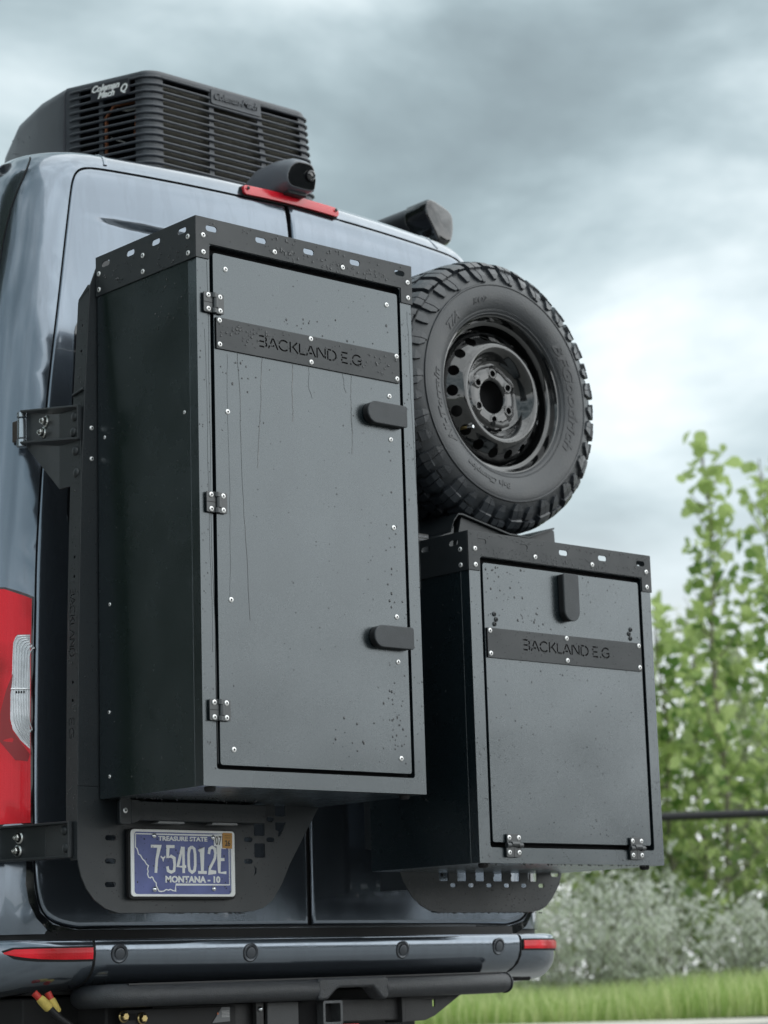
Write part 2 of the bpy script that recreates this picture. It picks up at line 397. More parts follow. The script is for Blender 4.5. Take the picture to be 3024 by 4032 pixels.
# ================================================================== THE VAN
XC=.855
LV=[(-.45,-.45,.655,.98,0,.205),(-.30,-.30,.655,.98,0,.205),(.5,.5,.657,.975,0,.20),(1.0,1.0,.663,.935,.0,.18),(1.30,1.30,.668,.90,.002,.16),(1.45,1.448,.675,.87,.008,.15),(1.60,1.598,.685,.845,.012,.15),(1.68,1.680,.695,.825,.018,.15),
(1.73,1.728,.712,.80,.022,.15),(1.765,1.763,.745,.775,.024,.16),(1.80,1.783,.81,.735,.026,.17),(2.0,1.797,1.08,.62,.03,.2),(2.3,1.805,1.4,.40,.03,.2),(2.6,1.81,1.75,.1,.01,.08)]
def lev(w):
    n=len(LV)
    i=0
    while i<n-2 and w>LV[i+1][0]: i+=1
    a,b=LV[i],LV[i+1]; h=b[0]-a[0]; t=min(1,max(0,(w-a[0])/h)); o=[]
    for k in range(1,6):
        m0=(b[k]-LV[i-1][k])/(b[0]-LV[i-1][0]) if i>0 else (b[k]-a[k])/h
        m1=(LV[i+2][k]-a[k])/(LV[i+2][0]-a[0]) if i<n-2 else (b[k]-a[k])/h
        o.append((2*t**3-3*t*t+1)*a[k]+(t**3-2*t*t+t)*h*m0+(-2*t**3+3*t*t)*b[k]+(t**3-t*t)*h*m1)
    return o
def P0(u,w):
    Z,y0,hw,cam,R=lev(w); w1=hw-R; s=abs(u); e=R*math.pi/2
    if s<=w1: x=s; dy=.025*(s/w1)**2
    elif s<=w1+e:
        f=(s-w1)/R; x=w1+R*math.sin(f); dy=.025+R*(1-math.cos(f))
    else: x=hw; dy=.025+R+(s-w1-e)
    return (XC+math.copysign(x,u), y0+dy, Z-cam*(x/hw)**2)
def sst(a, b, x): t = min(1, max(0, (x-a)/(b-a))); return t*t*(3-2*t)
def PN(u, w):
    a = Vector(P0(u, w)); du = Vector(P0(u+.004, w))-Vector(P0(u-.004, w)); dw = Vector(P0(u, w+.004))-Vector(P0(u, w-.004))
    n = dw.cross(du).normalized()
    if n.dot(a-Vector((XC, 2.2, .6))) < 0: n = -n
    return a, n
def FS(u, w, h):
    a, n = PN(u, w); return a+n*h
van = empty('van', (XC, .66, -1.12), 'slate blue high roof camper van seen from behind, carrying black boxes and a spare wheel', 'van')

OPL = [(-.70, -.29), (-.735, -.291), (-.800, -.277), (-.833, -.247), (-.846, -.19), (-.850, -.128), (-.854, .14), (-.845, .55), (-.840, .666), (-.827, .832), (-.810, 1.021), (-.789, 1.194), (-.760, 1.397), (-.735, 1.55), (-.722, 1.621), (-.715, 1.65), (-.703, 1.677), (-.684, 1.696), (-.655, 1.706), (-.60, 1.709), (-.434, 1.710), (-.172, 1.711)]
OPL = chaikin(OPL, 2)
OPEN = dens(OPL + [(0, 1.717)] + [(-a, b+.004*(b > 1)) for a, b in reversed(OPL)] + [(0, -.29)], .03)
us = [i*.045 for i in range(0, 16)] + [.70+i*.018 for i in range(0, 26)] + [1.2, 1.35, 1.6, 2.0, 2.6, 3.3, 4.1, 5.0]
us = sorted({-x for x in us} | set(us))
ws = [-.25+i*.09 for i in range(19)] + [1.44+i*.03 for i in range(6)] + [1.60+i*.012 for i in range(24)] + [1.92, 1.98, 2.05, 2.15, 2.25, 2.35, 2.45]
OUTB = dens([(-5.3, -.30), (5.3, -.30), (5.3, 2.5), (-5.3, 2.5)], .09)
plate('body', OUTB, [OPEN], FS, .012, [PAINT, GAPM], van, extra=[(u+random.uniform(-.001, .001), w_+random.uniform(-.001, .001)) for u in us for w_ in ws], smooth=True, back=False, wallmat=1)
# door shells
def recess(u, w_):
    h = -.014*sst(1.556, 1.538, w_+.01*u)*sst(-.72, -.50, u)*(1-sst(.50, .72, u))
    return h
def door(side):
    Lh = [(u, w_) for u, w_ in OPL]
    poly = Lh + [(-.0032, 1.716), (-.0032, -.289)]
    poly = dens(inset(poly, .0035), .03)
    if side > 0: poly = [(-a, b+.004*(b > 1)) for a, b in poly][::-1]
    lp = [inset(poly, d) for d in (.0025, .006, .014, .026)]
    bp0 = poly
    def hf(a, b):
        # roll the edge over into the gap
        d = min(abs(a-(-.0032)*(-side))*1, 1); return recess(a, b)
    edge = set((round(a, 6), round(b, 6)) for a, b in poly); e2 = set((round(a, 6), round(b, 6)) for a, b in lp[0])
    def hf2(a, b):
        k = (round(a, 6), round(b, 6)); return recess(a, b) - (.006 if k in edge else .0016 if k in e2 else 0)
    g = [(s_, t_) for s_ in [side*(.03+i*.04) for i in range(18)]+[side*(.745+i*.011) for i in range(10)] for t_ in [-.27+i*.07 for i in range(25)]+[1.50+i*.008 for i in range(10)]+[1.6+i*.03 for i in range(4)] if inpoly(s_, t_, inset(lp[3], .006))]
    return plate('rear_door', poly, [], FS, .03, [PAINT, GAPM], van, extra=[(a+random.uniform(-.001, .001), b+random.uniform(-.001, .001)) for a, b in g], smooth=True, back=False, loops=lp, hfun=hf2, wallmat=1)
dl = door(-1); dr = door(1)
# window pockets of the two doors, mostly behind the boxes
for s_, dd in ((-1, dl), (1, dr)):
    wp = rect(-.755, -.10, .69, 1.27, .05, 5)
    wp = [(-.727 if (b > 1.2 and a < -.70 and False) else a + (.03 if a < -.6 else 0)*sst(.8, 1.27, b), b) for a, b in wp]
    wp = dens(wp, .08)
    if s_ > 0: wp = [(-a, b) for a, b in wp][::-1]
    plate('window_pane', wp, [], lambda a, b, h: FS(a, b, h+.0015 + recess(a, b)), .004, [GLOSS], dd, extra=[(s_*(.12+i*.08), .72+j*.09) for i in range(8) for j in range(6)], smooth=True)
# dark void behind the door gaps
plate('door_seal', dens(inset(OPEN, -.02), .1), [], lambda a, b, h: FS(a, b, h-.028), .004, [GAPM], van, extra=[(i*.1, j*.12) for i in range(-8, 9) for j in range(-1, 14)], smooth=True)
mb = MB()   # black sill between doors and bumper
pts = [-1.5+i*.05 for i in range(61)]
o = 0
for u in pts:
    for h, w_ in ((-.010, -.285), (.001, -.2915), (.0015, -.294), (.0015, -.335), (-.05, -.335)): mb.v.append(tuple(FS(u, w_, h if abs(u) < .8 else h-.012)))
for i in range(len(pts)-1):
    for k in range(4): mb.f.append((i*5+k, i*5+k+1, (i+1)*5+k+1, (i+1)*5+k)); mb.m.append(0)
mb.build('sill_panel', GAPM, van, smooth=True)
for sg in (-1, 1):   # black door jamb showing round the lower corners
    J = [(-.8545, -.10), (-.866, -.125), (-.868, -.18), (-.860, -.225), (-.842, -.262), (-.812, -.292), (-.77, -.312), (-.72, -.322), (-.60, -.322), (-.60, -.2905), (-.70, -.2905), (-.735, -.2915), (-.800, -.2775), (-.8335, -.2475), (-.8465, -.1905), (-.8508, -.1285)]
    if sg > 0: J = [(-a, b) for a, b in J][::-1]
    plate('door_jamb', dens(J, .02), [], lambda a, b, h: FS(a, b, h+.0012), .003, [GLOSS], van, smooth=True)
# joint between the side panel and the rear corner
for sg in (-1, 1):
    mb = MB(); ln = [(.80, 1.745), (.818, 1.715), (.832, 1.682), (.857, 1.635), (.884, 1.578), (.903, 1.52), (.920, 1.456), (.945, 1.30), (.96, 1.1), (.975, .8), (.985, .55)]
    for i, (a, b) in enumerate(odens(chaikin(ln, 2), .012)):
        mb.v += [tuple(FS(sg*a-.0022, b, .0014)), tuple(FS(sg*a+.0022, b, .0014))]
        if i: mb.f.append((2*i-2, 2*i-1, 2*i+1, 2*i)); mb.m.append(0)
    mb.build('panel_joint', GAPM, van)
# roof drip channel strips near the rear edge
for u0 in (-.60, .60):
    mb = MB()
    for i in range(9):
        w_ = 1.722+i*.012
        for d in (-.006, -.004, .004, .006): mb.v.append(tuple(FS(u0+d+(.004 if u0 < 0 else -.004)*i, w_, .0005 if abs(d) > .005 else .0022)))
        if i:
            for k in range(3): mb.f.append((4*i-4+k, 4*i-3+k, 4*i+1+k, 4*i+k)); mb.m.append(0)
    mb.build('roof_strip', PAINT, van, smooth=True)

# bumper: profile swept round the rear outline
BPROF = [(-.02, -.312), (.06, -.3145), (.078, -.3165), (.086, -.3215), (.0895, -.330), (.0905, -.35), (.086, -.375), (.072, -.398), (.045, -.417), (.005, -.430), (-.05, -.438), (-.12, -.440)]
def bf(u): return 1-.90*sst(.74, 1.06, abs(u))
def BP(u, k):
    a, z = BPROF[k]; A, n = PN(u, -.2); n = Vector((n.x, n.y, 0)).normalized(); s_ = a*bf(u) if a > 0 else a
    zz = z - .010*sst(.72, 1.05, abs(u))*(k > 5) + .004*sst(.8, 1.1, abs(u))*(k < 4)
    q = Vector((A.x, A.y, 0))+n*s_; return Vector((q.x, q.y, zz))
def BF(u, t, h):
    k = min(len(BPROF)-2, int(t)); f = t-k; p = BP(u, k).lerp(BP(u, k+1), f)
    du = BP(u+.01, k)-BP(u-.01, k); dt = BP(u, k+1)-BP(u, k); n = du.cross(dt).normalized()
    if n.y > 0 and abs(u) < .9: n = -n
    if abs(u) >= .9 and n.dot(p-Vector((XC, 2, p.z))) < 0: n = -n
    return p+n*h
def bumper(name, u0, u1, m=PAINT):
    n = max(6, int((u1-u0)/.03)); mb = MB(); K = len(BPROF)
    for i in range(n+1):
        u = u0+(u1-u0)*i/n
        e_ = .003 if i in (0, n) else 0
        for k in range(K): p = BP(u, k); mb.v.append(tuple(p+Vector((0, e_, 0))))
    for i in range(n):
        for k in range(K-1): mb.f.append((i*K+k, i*K+k+1, (i+1)*K+k+1, (i+1)*K+k)); mb.m.append(0)
    me = mb.mesh(name, [m]); o = bpy.data.objects.new(name, me); link(o, van)
    me.polygons.foreach_set('use_smooth', [True]*len(me.polygons))
    ss = o.modifiers.new('s', 'SUBSURF'); ss.levels = ss.render_levels = 2; return o
bumper('rear_bumper', -.733, .688)
bumper('bumper_corner', -2.0, -.7365); bumper('bumper_corner', .6915, 2.0)
mb = MB()   # dark gap behind the bumper joints
for u in (-.735, .69): mb = MB(); mb.tube([BF(u, t/2, -.0035) for t in range(4, 21)], .0035, 6); mb.build('bumper_joint', GAPM, van)
# parking sensors
for (sx, sz, sy) in ((.187, -.351, .603), (.575, -.354, .575), (1.085, -.354, .578), (1.45, -.348, .61)):
    u = sx-XC; A = BP(u, 5); n = (BF(u, 5.2, .01)-BF(u, 5.2, 0)).normalized(); c0 = Vector((A.x, A.y, sz))
    # find surface point at that height
    t = 5.0
    while t < 8 and BF(u, t, 0).z > sz: t += .05
    c0 = BF(u, t, 0); s1 = MB(); s1.lathe([(.0225, -.004), (.0225, .0012), (.0205, .0022), (.0165, .0012), (.0150, -.002)], c0, n, 28); s1.lathe([(.0148, -.002), (.0135, .0026), (.0110, .0034), (.0001, .0036)], c0, n, 28, 1)
    s1.lathe([(.0238, .0002), (.0228, .0006)], c0, n, 28, 2)
    s1.build('parking_sensor', [mat('sensor_ring', (.07, .08, .095), .3, .5, .4), mat('sensor_face', (.085, .095, .11), .35, .4, .3), GAPM], van, smooth=True)
# reflectors in the bumper corners
def reflector(u0, u1, z0, z1, taper):
    pts = []
    zt = lambda z: next((t/20 for t in range(60, 170) if BF((u0+u1)/2, t/20, 0).z <= z), 5)
    t0, t1 = zt(z1), zt(z0)
    far = u0 if abs(u0) > abs(u1) else u1; near = u1 if far == u0 else u0
    n = 8; top = [(near+(far-near)*i/n, t0+(t1-t0)*(.0 if i < n else .30)) for i in range(n+1)]; bot = [(near+(far-near)*i/n*(.985), t1-(t1-t0)*(.55*taper*(i/n)**3)) for i in range(n+1)]
    poly = top+bot[::-1]
    bez = inset(poly, -.0045) if False else [(a+(.004 if a > (u0+u1)/2 else -.004), b+(.22 if b > (t0+t1)/2 else -.22)) for a, b in poly]
    Q = .025; sc_ = lambda L: dens([(a, b*Q) for a, b in L], .015); gr = [(min(u0, u1)+i*.012, (t0+(t1-t0)*q)*Q) for i in range(22) for q in (.25, .5, .75)]
    f = plate('reflector', sc_(poly), [], lambda a, b, h: BF(a, b/Q, h+.0030), .003, [REDP], van, extra=gr)
    plate('reflector_bezel', sc_(bez), [], lambda a, b, h: BF(a, b/Q, h+.0014), .002, [GAPM], f, extra=gr)
reflector(-.915, -.742, -.363, -.336, 1); reflector(.698, .862, -.356, -.334, 0)

# tail lamp wrapped round the left corner
TL = [(-1.10, .543), (-.936, .541), (-.917, .540), (-.893, .531), (-.870, .523), (-.853, .516), (-.856, .40), (-.857, .134), (-.857, -.034), (-.936, -.037), (-1.10, -.037)]
LENS = [(-.896, .400), (-.8935, .418), (-.888, .426), (-.8575, .427), (-.8585, .145), (-.881, .166), (-.899, .193), (-.905, .219), (-.904, .285), (-.899, .353)]
gx = [(-1.08+i*.02, -.02+j*.04) for i in range(12) for j in range(14)]
for sg in (-1, 1):
    fl = (lambda P: P) if sg < 0 else (lambda P: [(-a, b) for a, b in P][::-1])
    tl = plate('tail_lamp', dens(fl(TL), .05), [fl(LENS)], lambda a, b, h: FS(a, b, h+.007), .012, [REDP, RED], van, extra=fl(gx), smooth=True, wallmat=1)
    plate('lamp_housing', dens(fl([(a+(.006 if a > -.9 else 0), b+(.006 if b > .3 else -.006)) for a, b in TL]), .05), [], lambda a, b, h: FS(a, b, h+.0015), .004, [mat('dark_red_edge', (.03, .004, .006), .15, coat=1)], tl, extra=fl(gx), smooth=True)
    cl = plate('reversing_lens', dens(fl(LENS), .03), [], lambda a, b, h: FS(a, b, h+.0045), .003, [mat('reflector_bowl', (.62, .64, .67), .25, .5, 1, var=.35, vscale=26)], tl, extra=fl([(-.89+i*.01, .2+j*.03) for i in range(4) for j in range(7)]), smooth=True)
    FC = [(-.8985, .330), (-.905, .270), (-.9065, .215), (-.899, .187), (-.859, .132), (-.864, .115), (-.893, .118), (-.930, .165), (-.928, .235), (-.914, .290)]
    plate('lens_facet', dens(fl(FC), .02), [], lambda a, b, h: FS(a, b, h+.0078), .001, [mat('deep_red_lens', (.34, .003, .008), .3, coat=.2, coatr=.2)], tl, smooth=True)
    mb = MB()   # clear ribs that follow the lens outline
    for i in range(7):
        d = .004+i*.0060; a0 = -.902+d
        L = [(-.8585, .427-d*.8), (a0+.018, .427-d*.8), (a0+.006, .421-d*.8), (a0, .405-d), (a0-.002, .24), (a0+.004, .205), (a0+.018-d*.2, .178+d*.3), (-.8585, .148+d*1.1)]
        if sg > 0: L = [(-a, b) for a, b in L]
        mb.tube([FS(a, b, .0065) for a, b in odens(chaikin(L, 1), .02)], .0013, 6)
    b = .292; mb.tube([FS(sg*-a if False else (-a if sg < 0 else a), b, .007) for a in (.903, .89, .875, .859)], .0022, 6)
    mb.build('lens_rib', mat('clear_rib', (.85, .87, .9), .12, .3, 1), cl, smooth=True)
    mb = MB(); a_ = -.893 if sg < 0 else .893; b_ = -.870 if sg < 0 else .870
    plate('lens_divider', [(a_, .2815), (b_, .2815), (b_, .287), (a_, .287)], [], lambda a, b, h: FS(a, b, h+.0062), .002, [GAPM], cl)

# high-level brake lamp and rear camera
def brake_pt(x, z, h): # a strip lying on the roof edge above the doors
    return Vector((x, .693+.03*((x-XC)/.8)**2-h, z))
zc = lambda x: 1.7285-.006*((x-.86)/.17)**2
poly = [(x, z) for x, z in rect(.697, 1.040, -.0145, .0135, .0105, 5)]
poly = dens(poly, .03)
bl = plate('brake_lamp', poly, [], lambda a, b, h: Vector((a, .694-h+.35*max(0, b), 1.7305+b-.004*((a-.868)/.17)**2)), .024, [mat('red_brake_lens', (.62, .008, .022), .25, coat=1, bump=.25, bscale=250, coatr=.1), RED], van, bevel=.003, extra=[(.72+i*.02, 0) for i in range(16)])
plate('lamp_gasket', inset(poly, -.003), [], lambda a, b, h: Vector((a, .703-h+.35*max(0, b), 1.7290+b-.004*((a-.868)/.17)**2)), .02, [GAPM], bl)
for x in (.709, 1.028): inst('screw', dome_mesh(.0052, .002, mat('dark_screw', (.02, .02, .02), .3, .6)), bl, (x, .691, 1.7305))
# camera hood: lofted teardrop with a dark slanted front
cm = MB(); secs = []
for k, (y, xc_, hwid, zb, zt_) in enumerate(((.93, .868, .012, 1.765, 1.785), (.88, .868, .045, 1.758, 1.815), (.80, .868, .060, 1.748, 1.846), (.72, .868, .060, 1.742, 1.848), (.675, .868, .056, 1.745, 1.838), (.650, .868, .052, 1.748, 1.822))):
    ring = []
    for j in range(20):
        a = 2*PI*j/20; cx, sx_ = COS(a), SIN(a)
        x = xc_+hwid*math.copysign(abs(cx)**.42, cx)*(1-.34*max(0, sx_)); z = (zb+zt_)/2+(zt_-zb)/2*math.copysign(abs(sx_)**.55, sx_)
        ring.append((x, y+.018*max(0, sx_)*(-1)*(k >= 4), z))
    secs.append(ring)
for r_ in secs: cm.v += r_
for i in range(len(secs)-1):
    for j in range(20): cm.f.append((i*20+j, i*20+(j+1) % 20, (i+1)*20+(j+1) % 20, (i+1)*20+j)); cm.m.append(0)
cm.f += [tuple(range(19, -1, -1)), tuple((len(secs)-1)*20+j for j in range(20))]; cm.m += [0, 1]
rc = cm.build('rear_camera', [mat('camera_housing', (.13, .14, .16), .34, bump=.2, bscale=900, coat=.2), GLOSS], van, bevel=.004, seg=3)
mb = MB(); mb.lathe([(.016, 0), (.016, .004), (.012, .006), (.010, .003), (.0001, .004)], (.893, .641, 1.790), (.1, -1, -.25), 20); mb.build('camera_lens', [GLOSS], rc, smooth=True)
mb = MB(); mb.box(.838, .905, .672, .70, 1.738, 1.752); mb.build('camera_foot', [BANDM], rc, bevel=.004)

# underbody: frame members, axle, tanks and rear wheels, all in shade
UND = mat('underbody_black', (.012, .012, .013), .7, var=.3, vscale=6)
mb = MB()
mb.box(.02, 1.30, .76, 1.4, -.60, -.45); mb.box(.02, 1.52, 1.41, 4.6, -.62, -.45); mb.box(.25, 1.30, 1.0, 2.6, -.86, -.61); mb.box(.02, 1.72, .72, 4.6, -.445, -.43); mb.tube([(.0, 1.9, -.78), (1.71, 1.9, -.78)], .05, 12); mb.lathe([(.01, -.16), (.13, -.08), (.15, 0), (.13, .08), (.01, .16)], (.85, 1.88, -.78), (0, -1, 0), 16)
mb.box(.18, .30, .64, 4.4, -.60, -.44); mb.box(1.31, 1.40, .64, 1.40, -.475, -.446); mb.box(.02, 1.70, 2.9, 3.0, -1.0, -.44)
mb.build('underbody', UND, van, bevel=.01)
for sx_ in (-.02, 1.55):
    for y in (1.9, 5.0):
        mb = MB(); mb.lathe([(.22, -.12), (.30, -.13), (.365, -.115), (.385, -.07), (.388, 0), (.385, .07), (.365, .115), (.30, .13), (.22, .12)], (sx_+.08, y, -.735), (-1, 0, 0), 48); mb.lathe([(.22, -.1), (.2, -.02), (.0001, -.03)], (sx_+.08, y, -.735), (-1, 0, 0), 32, 1); mb.lathe([(.22, .1), (.2, .02), (.0001, .03)], (sx_+.08, y, -.735), (-1, 0, 0), 32, 1)
        mb.build('wheel', [RUBBER, WHEELM], van, smooth=True)
mb = MB(); mb.box(-.11, 1.82, 5.6, 7.0, -.75, .9); mb.box(-.05, 1.76, 5.4, 6.0, .9, 1.6); mb.build('cab', PAINT, van, bevel=.08, seg=4)

# ================================================================== ROOF AIR CONDITIONER
ac = empty('air_conditioner', (.855, 1.2, 1.79), 'black rooftop air conditioner with wrap-around slatted grille on the van roof', 'air conditioner')
ZT = 2.133
def acx(y, s=1): # side plane: flares outwards towards the front
    return .557-.17*(y-.95)
def mirx(x): return 1.712-x
def plan(ins=0, y1=1.28, r=.045, n=6, top=0):
    y0 = .95+ins+top
    L = []
    x0 = .557+ins+top
    for i in range(n+1):
        a = PI+ (PI/2)*i/n; L.append((x0+r+r*COS(a), y0+r+r*SIN(a)))
    R = [(mirx(x), y) for x, y in reversed(L)]
    return [(acx(y1)+ins+top, y1)]+L+R+[(mirx(acx(y1)+ins+top), y1)]
def loft(rings, mats, name, parent, cap=True, bevel=0, closed=True, smooth=True):
    mb = MB(); n = len(rings[0])
    for r_ in rings: mb.v += [tuple(p) for p in r_]
    for i in range(len(rings)-1):
        for j in range(n if closed else n-1): mb.f.append((i*n+j, i*n+(j+1) % n, (i+1)*n+(j+1) % n, (i+1)*n+j)); mb.m.append(0)
    if cap: mb.f += [tuple(range(n-1, -1, -1)), tuple((len(rings)-1)*n+j for j in range(n))]; mb.m += [0, 0]
    return mb.build(name, mats, parent, bevel, smooth)
top = []
for ins, z in ((0, ZT-.018), (.0, ZT-.010), (.003, ZT-.003), (.009, ZT), (.03, ZT+.002)):
    top.append([(x, y, z+.085*(y-.95)*(1 if y > 1.2 else 1)) for x, y in plan(ins)])
loft(top, [ACM], 'top_cover', ac)
# corner posts and mullions of the grille, as curved sheets with real openings between them
ZB = 1.775
def wrap(s, h):
    """arc length s from the seam on the left side, round the corner to the rear"""
    L = WP; d = 0
    for i in range(len(L)-1):
        a, b = Vector(L[i]), Vector(L[i+1]); l = (b-a).length
        if d+l >= s or i == len(L)-2:
            t = (s-d)/l; p = a+(b-a)*t; n = Vector((b.y-a.y, -(b.x-a.x))).normalized(); return p-n*(-h) if False else p+n*h
        d += l
WP = plan(0)
WL = [0]
for i in range(len(WP)-1): WL.append(WL[-1]+(Vector(WP[i+1])-Vector(WP[i])).length)
WT = WL[-1]
sC = WL[1]; sC2 = WL[7]           # start/end of left-rear corner arc
def shx(z): return .012*(ZT-z)/.35   # slight flare downwards at the right end
def WF(s, z, h):
    q = wrap(s, 0); q2 = wrap(min(WT, s+.003), 0); q1 = wrap(max(0, s-.003), 0); d = (q2-q1).normalized(); n = Vector((d.y, -d.x))
    if n.dot(q-Vector((.855, 1.25))) < 0: n = -n
    q = q+n*h; return (q.x+(shx(z)*3 if q.x > .9 else 0), q.y, z+.085*(q.y-.95))
def s_of_x(x): return sC2+(x-(.557+.045))
OPN = []
zb, zt_ = 1.80, 2.119
side_o = [(.055, .135), (.150, sC-.012)]
rear_o = [(s_of_x(.610), s_of_x(.775)), (s_of_x(.792), s_of_x(.945)), (s_of_x(.963), s_of_x(1.106))]
pit = .0214
for a, b in side_o+rear_o:
    for i in range(15):
        z1 = 2.119-.0062-i*pit*1.0; z0 = z1-pit+.0030
        zz0, zz1 = z0, z1
        if a == rear_o[1][0] and i < 2: continue
        OPN.append(rect(a, b, zz0, zz1, .003, 2))
LR = [WT-b for a, b in side_o]
outp = dens([(0, ZB), (WT, ZB), (WT, ZT-.016), (0, ZT-.016)], .02)
ex = [(WL[i], ZB+.01+j*.02) for i in range(1, 8) for j in range(17)]+[(WT-WL[i], ZB+.01+j*.02) for i in range(1, 8) for j in range(17)]
plate('grille_shell', outp, OPN, WF, .006, [ACM], ac, extra=ex, smooth=True)
# the wrap-around slats
for i in range(14):
    z = 2.110-i*pit
    q = []
    s0 = .018; s1 = WT-.018
    k = 60
    if i in (0, 1):
        for (a, b) in ((s0, rear_o[0][1]+.004), (rear_o[2][0]-.004, s1)):
            mb = MB(); mb.tube([WF(a+(b-a)*j/30, z, .004 if 0 < j < 30 else -.001) for j in range(31)], .0046, 8, ry=.0040); mb.build('grille_slat', ACM, ac, smooth=True)
    else: mb = MB(); mb.tube([WF(s0+(s1-s0)*j/k, z, .004 if 0 < j < k else -.001) for j in range(k+1)], .0046, 8, ry=.0040); mb.build('grille_slat', ACM, ac, smooth=True)
mb = MB()   # raised lettering panel on the rear
plate('logo_panel', rect(s_of_x(.779), s_of_x(.959), 2.074, 2.121, .008, 3), [], lambda a, b, h: WF(a, b, h+.006), .006, [ACM], ac, bevel=.002)
tm = text_mb('Coleman-Mach', .030, lambda a, b, h: WF(s_of_x(.786)+a, 2.090+b, .006+h), th=.004, sx=.86, shear=.35, offset=.0006)
tm.build('raised_lettering', ACM, ac)
# badge on the left side
def SB(a, b, h):  # a from the front end of the badge towards the rear
    return WF(a, b, h)
bd = plate('badge', rect(sC-.178, sC-.028, 2.064, 2.113, .004, 2), [], lambda a, b, h: SB(a, b, h+.011), .008, [mat('badge_black', (.03, .032, .04), .4)], ac, bevel=.001)
for txt, a0, b0, sz in (('Coleman', sC-.176, 2.091, .027), ('Mach', sC-.150, 2.070, .027), ('Q', sC-.063, 2.074, .033)):
    text_mb(txt, sz, lambda a, b, h: SB(a0+a, b0+b, .0112+h), th=.0012, sx=1.12 if len(txt) > 1 else 1, shear=.4, offset=.0009).build('badge_lettering', WHITEP, bd)
mb = MB(); mb.box(.60, 1.13, .975, .985, 1.79, 2.105); mb.build('condenser_coil', mat('coil_fins', (.13, .125, .11), .6, .3, var=.5, vscale=60), ac)
for x in (.64+.0132*i for i in range(34)):
    pass
mb = MB()
for i in range(88): mb.box(.602+i*.006, .604+i*.006, .970, .9752, 1.79, 2.104)
o = mb.build('coil_fin', mat('coil_fin_edge', (.22, .21, .18), .5, .4), ac); o['kind'] = 'stuff'
mb = MB(); mb.box(.70, 1.0, 1.06, 1.27, 1.79, 2.10); mb.box(.60, 1.1, 1.262, 1.27, 1.79, 2.11); mb.build('inner_housing', BLACK, ac)
COP = mat('copper_pipe', (.42, .17, .09), .4, .8, var=.3, vscale=30)
mb = MB(); mb.tube([(.60, 1.215, 1.80), (.60, 1.215, 2.07), (.61, 1.19, 2.10), (.66, 1.12, 2.11)], .006, 8); mb.tube([(.60, 1.02, 1.80), (.595, 1.03, 1.95), (.60, 1.07, 1.97), (.60, 1.06, 2.03), (.60, 1.05, 2.08)], .007, 8)
mb.tube([(.60, 1.00, 1.86), (.605, 1.03, 1.87), (.60, 1.05, 2.0), (.62, 1.06, 2.09)], .006, 8); mb.build('copper_pipe', COP, ac, smooth=True)
mb = MB(); mb.box(.59, .612, 1.000, 1.030, 1.86, 2.06); mb.box(.588, .60, 1.0, 1.06, 1.825, 1.88); mb.build('pipe_bracket', mat('galvanised', (.45, .48, .50), .4, .7, var=.3, vscale=25), ac)
mb = MB(); mb.tube([(.60, 1.16, 2.08), (.60, 1.11, 2.06), (.59, 1.04, 2.045)], .003, 6); mb.tube([(.60, 1.19, 2.0), (.60, 1.12, 1.965)], .003, 6); mb.build('wire', mat('white_wire', (.6, .6, .58), .5), ac)
# smooth nose cover towards the front of the van
rings = []
for y, dx, z1, rz in ((1.282, -.004, ZT+.028, .03), (1.30, -.006, ZT+.034, .035), (1.42, -.004, ZT+.038, .05), (1.56, .012, ZT+.026, .06), (1.68, .045, ZT-.012, .07), (1.80, .12, ZT-.10, .07), (1.88, .22, ZT-.22, .06), (1.92, .30, ZT-.30, .02)):
    x0 = .500+dx; x1 = mirx(x0); R = []
    for i in range(7): a = PI-PI/2*i/6; R.append((x0+rz+rz*COS(a), y, z1-rz+rz*SIN(a)))
    for i in range(7): a = PI/2-PI/2*i/6; R.append((x1-rz+rz*COS(a), y, z1-rz+rz*SIN(a)))
    R += [(x1+.01, y, ZB), (x0-.01, y, ZB)]; rings.append(R)
loft(rings, [ACM], 'nose_cover', ac)
mb = MB(); mb.box(.512, 1.20, 1.272, 1.284, ZB, ZT+.02); mb.build('cover_seam', GAPM, ac)
drops('water_beads', ac, [(random.uniform(1.30, 1.60), random.uniform(1.85, 2.10), random.uniform(.0012, .0026)) for _ in range(110)], lambda a, b, h: (.4965-h+.085*max(0, a-1.42), a, b))

# ================================================================== AWNING CASE
aw = empty('awning_case', (1.80, 1.1, 1.80), 'long black awning case with rounded glossy end cap along the right roof edge', 'awning case')
sec = [(.008, .010), (.005, .030), (.008, .050), (.018, .066), (.030, .073), (.050, .071), (.085, .060), (.112, .050), (.126, .040), (.132, .026), (.133, -.010), (.128, -.040), (.122, -.056), (.110, -.066), (.090, -.072), (.070, -.073), (.058, -.066), (.035, -.030)]
AX, AY, AZ = 1.752, 1.10, 1.962
mk = lambda y, k: [(AX+.06+(a-.06)*k, y, AZ+b*k) for a, b in sec]
loft([mk(AY-.004, .80), mk(AY, .93), mk(AY+.012, 1.0), mk(AY+.10, 1.0)], [GLOSS], 'end_cap', aw, bevel=.012, smooth=False)
loft([mk(AY+.10, .93), mk(4.6, .93)], [mat('anodised_black', (.05, .053, .06), .3, .5)], 'case_body', aw)
for y in (1.3, 2.6, 4.0): MB().box(1.66, 1.80, y, y+.10, 1.78, 1.925).build('roof_bracket', BANDM, aw, bevel=.004)
mb = MB(); mb.tube([(1.79, 1.21, 1.90), (1.75, 1.17, 1.875), (1.70, 1.16, 1.86), (1.66, 1.2, 1.83), (1.63, 1.3, 1.79)], .011, 8); mb.build('conduit', GAPM, aw, smooth=True)
mb = MB(); mb.tube([(.02, .99, 1.775), (.055, .965, 1.765)], .028, 16); 
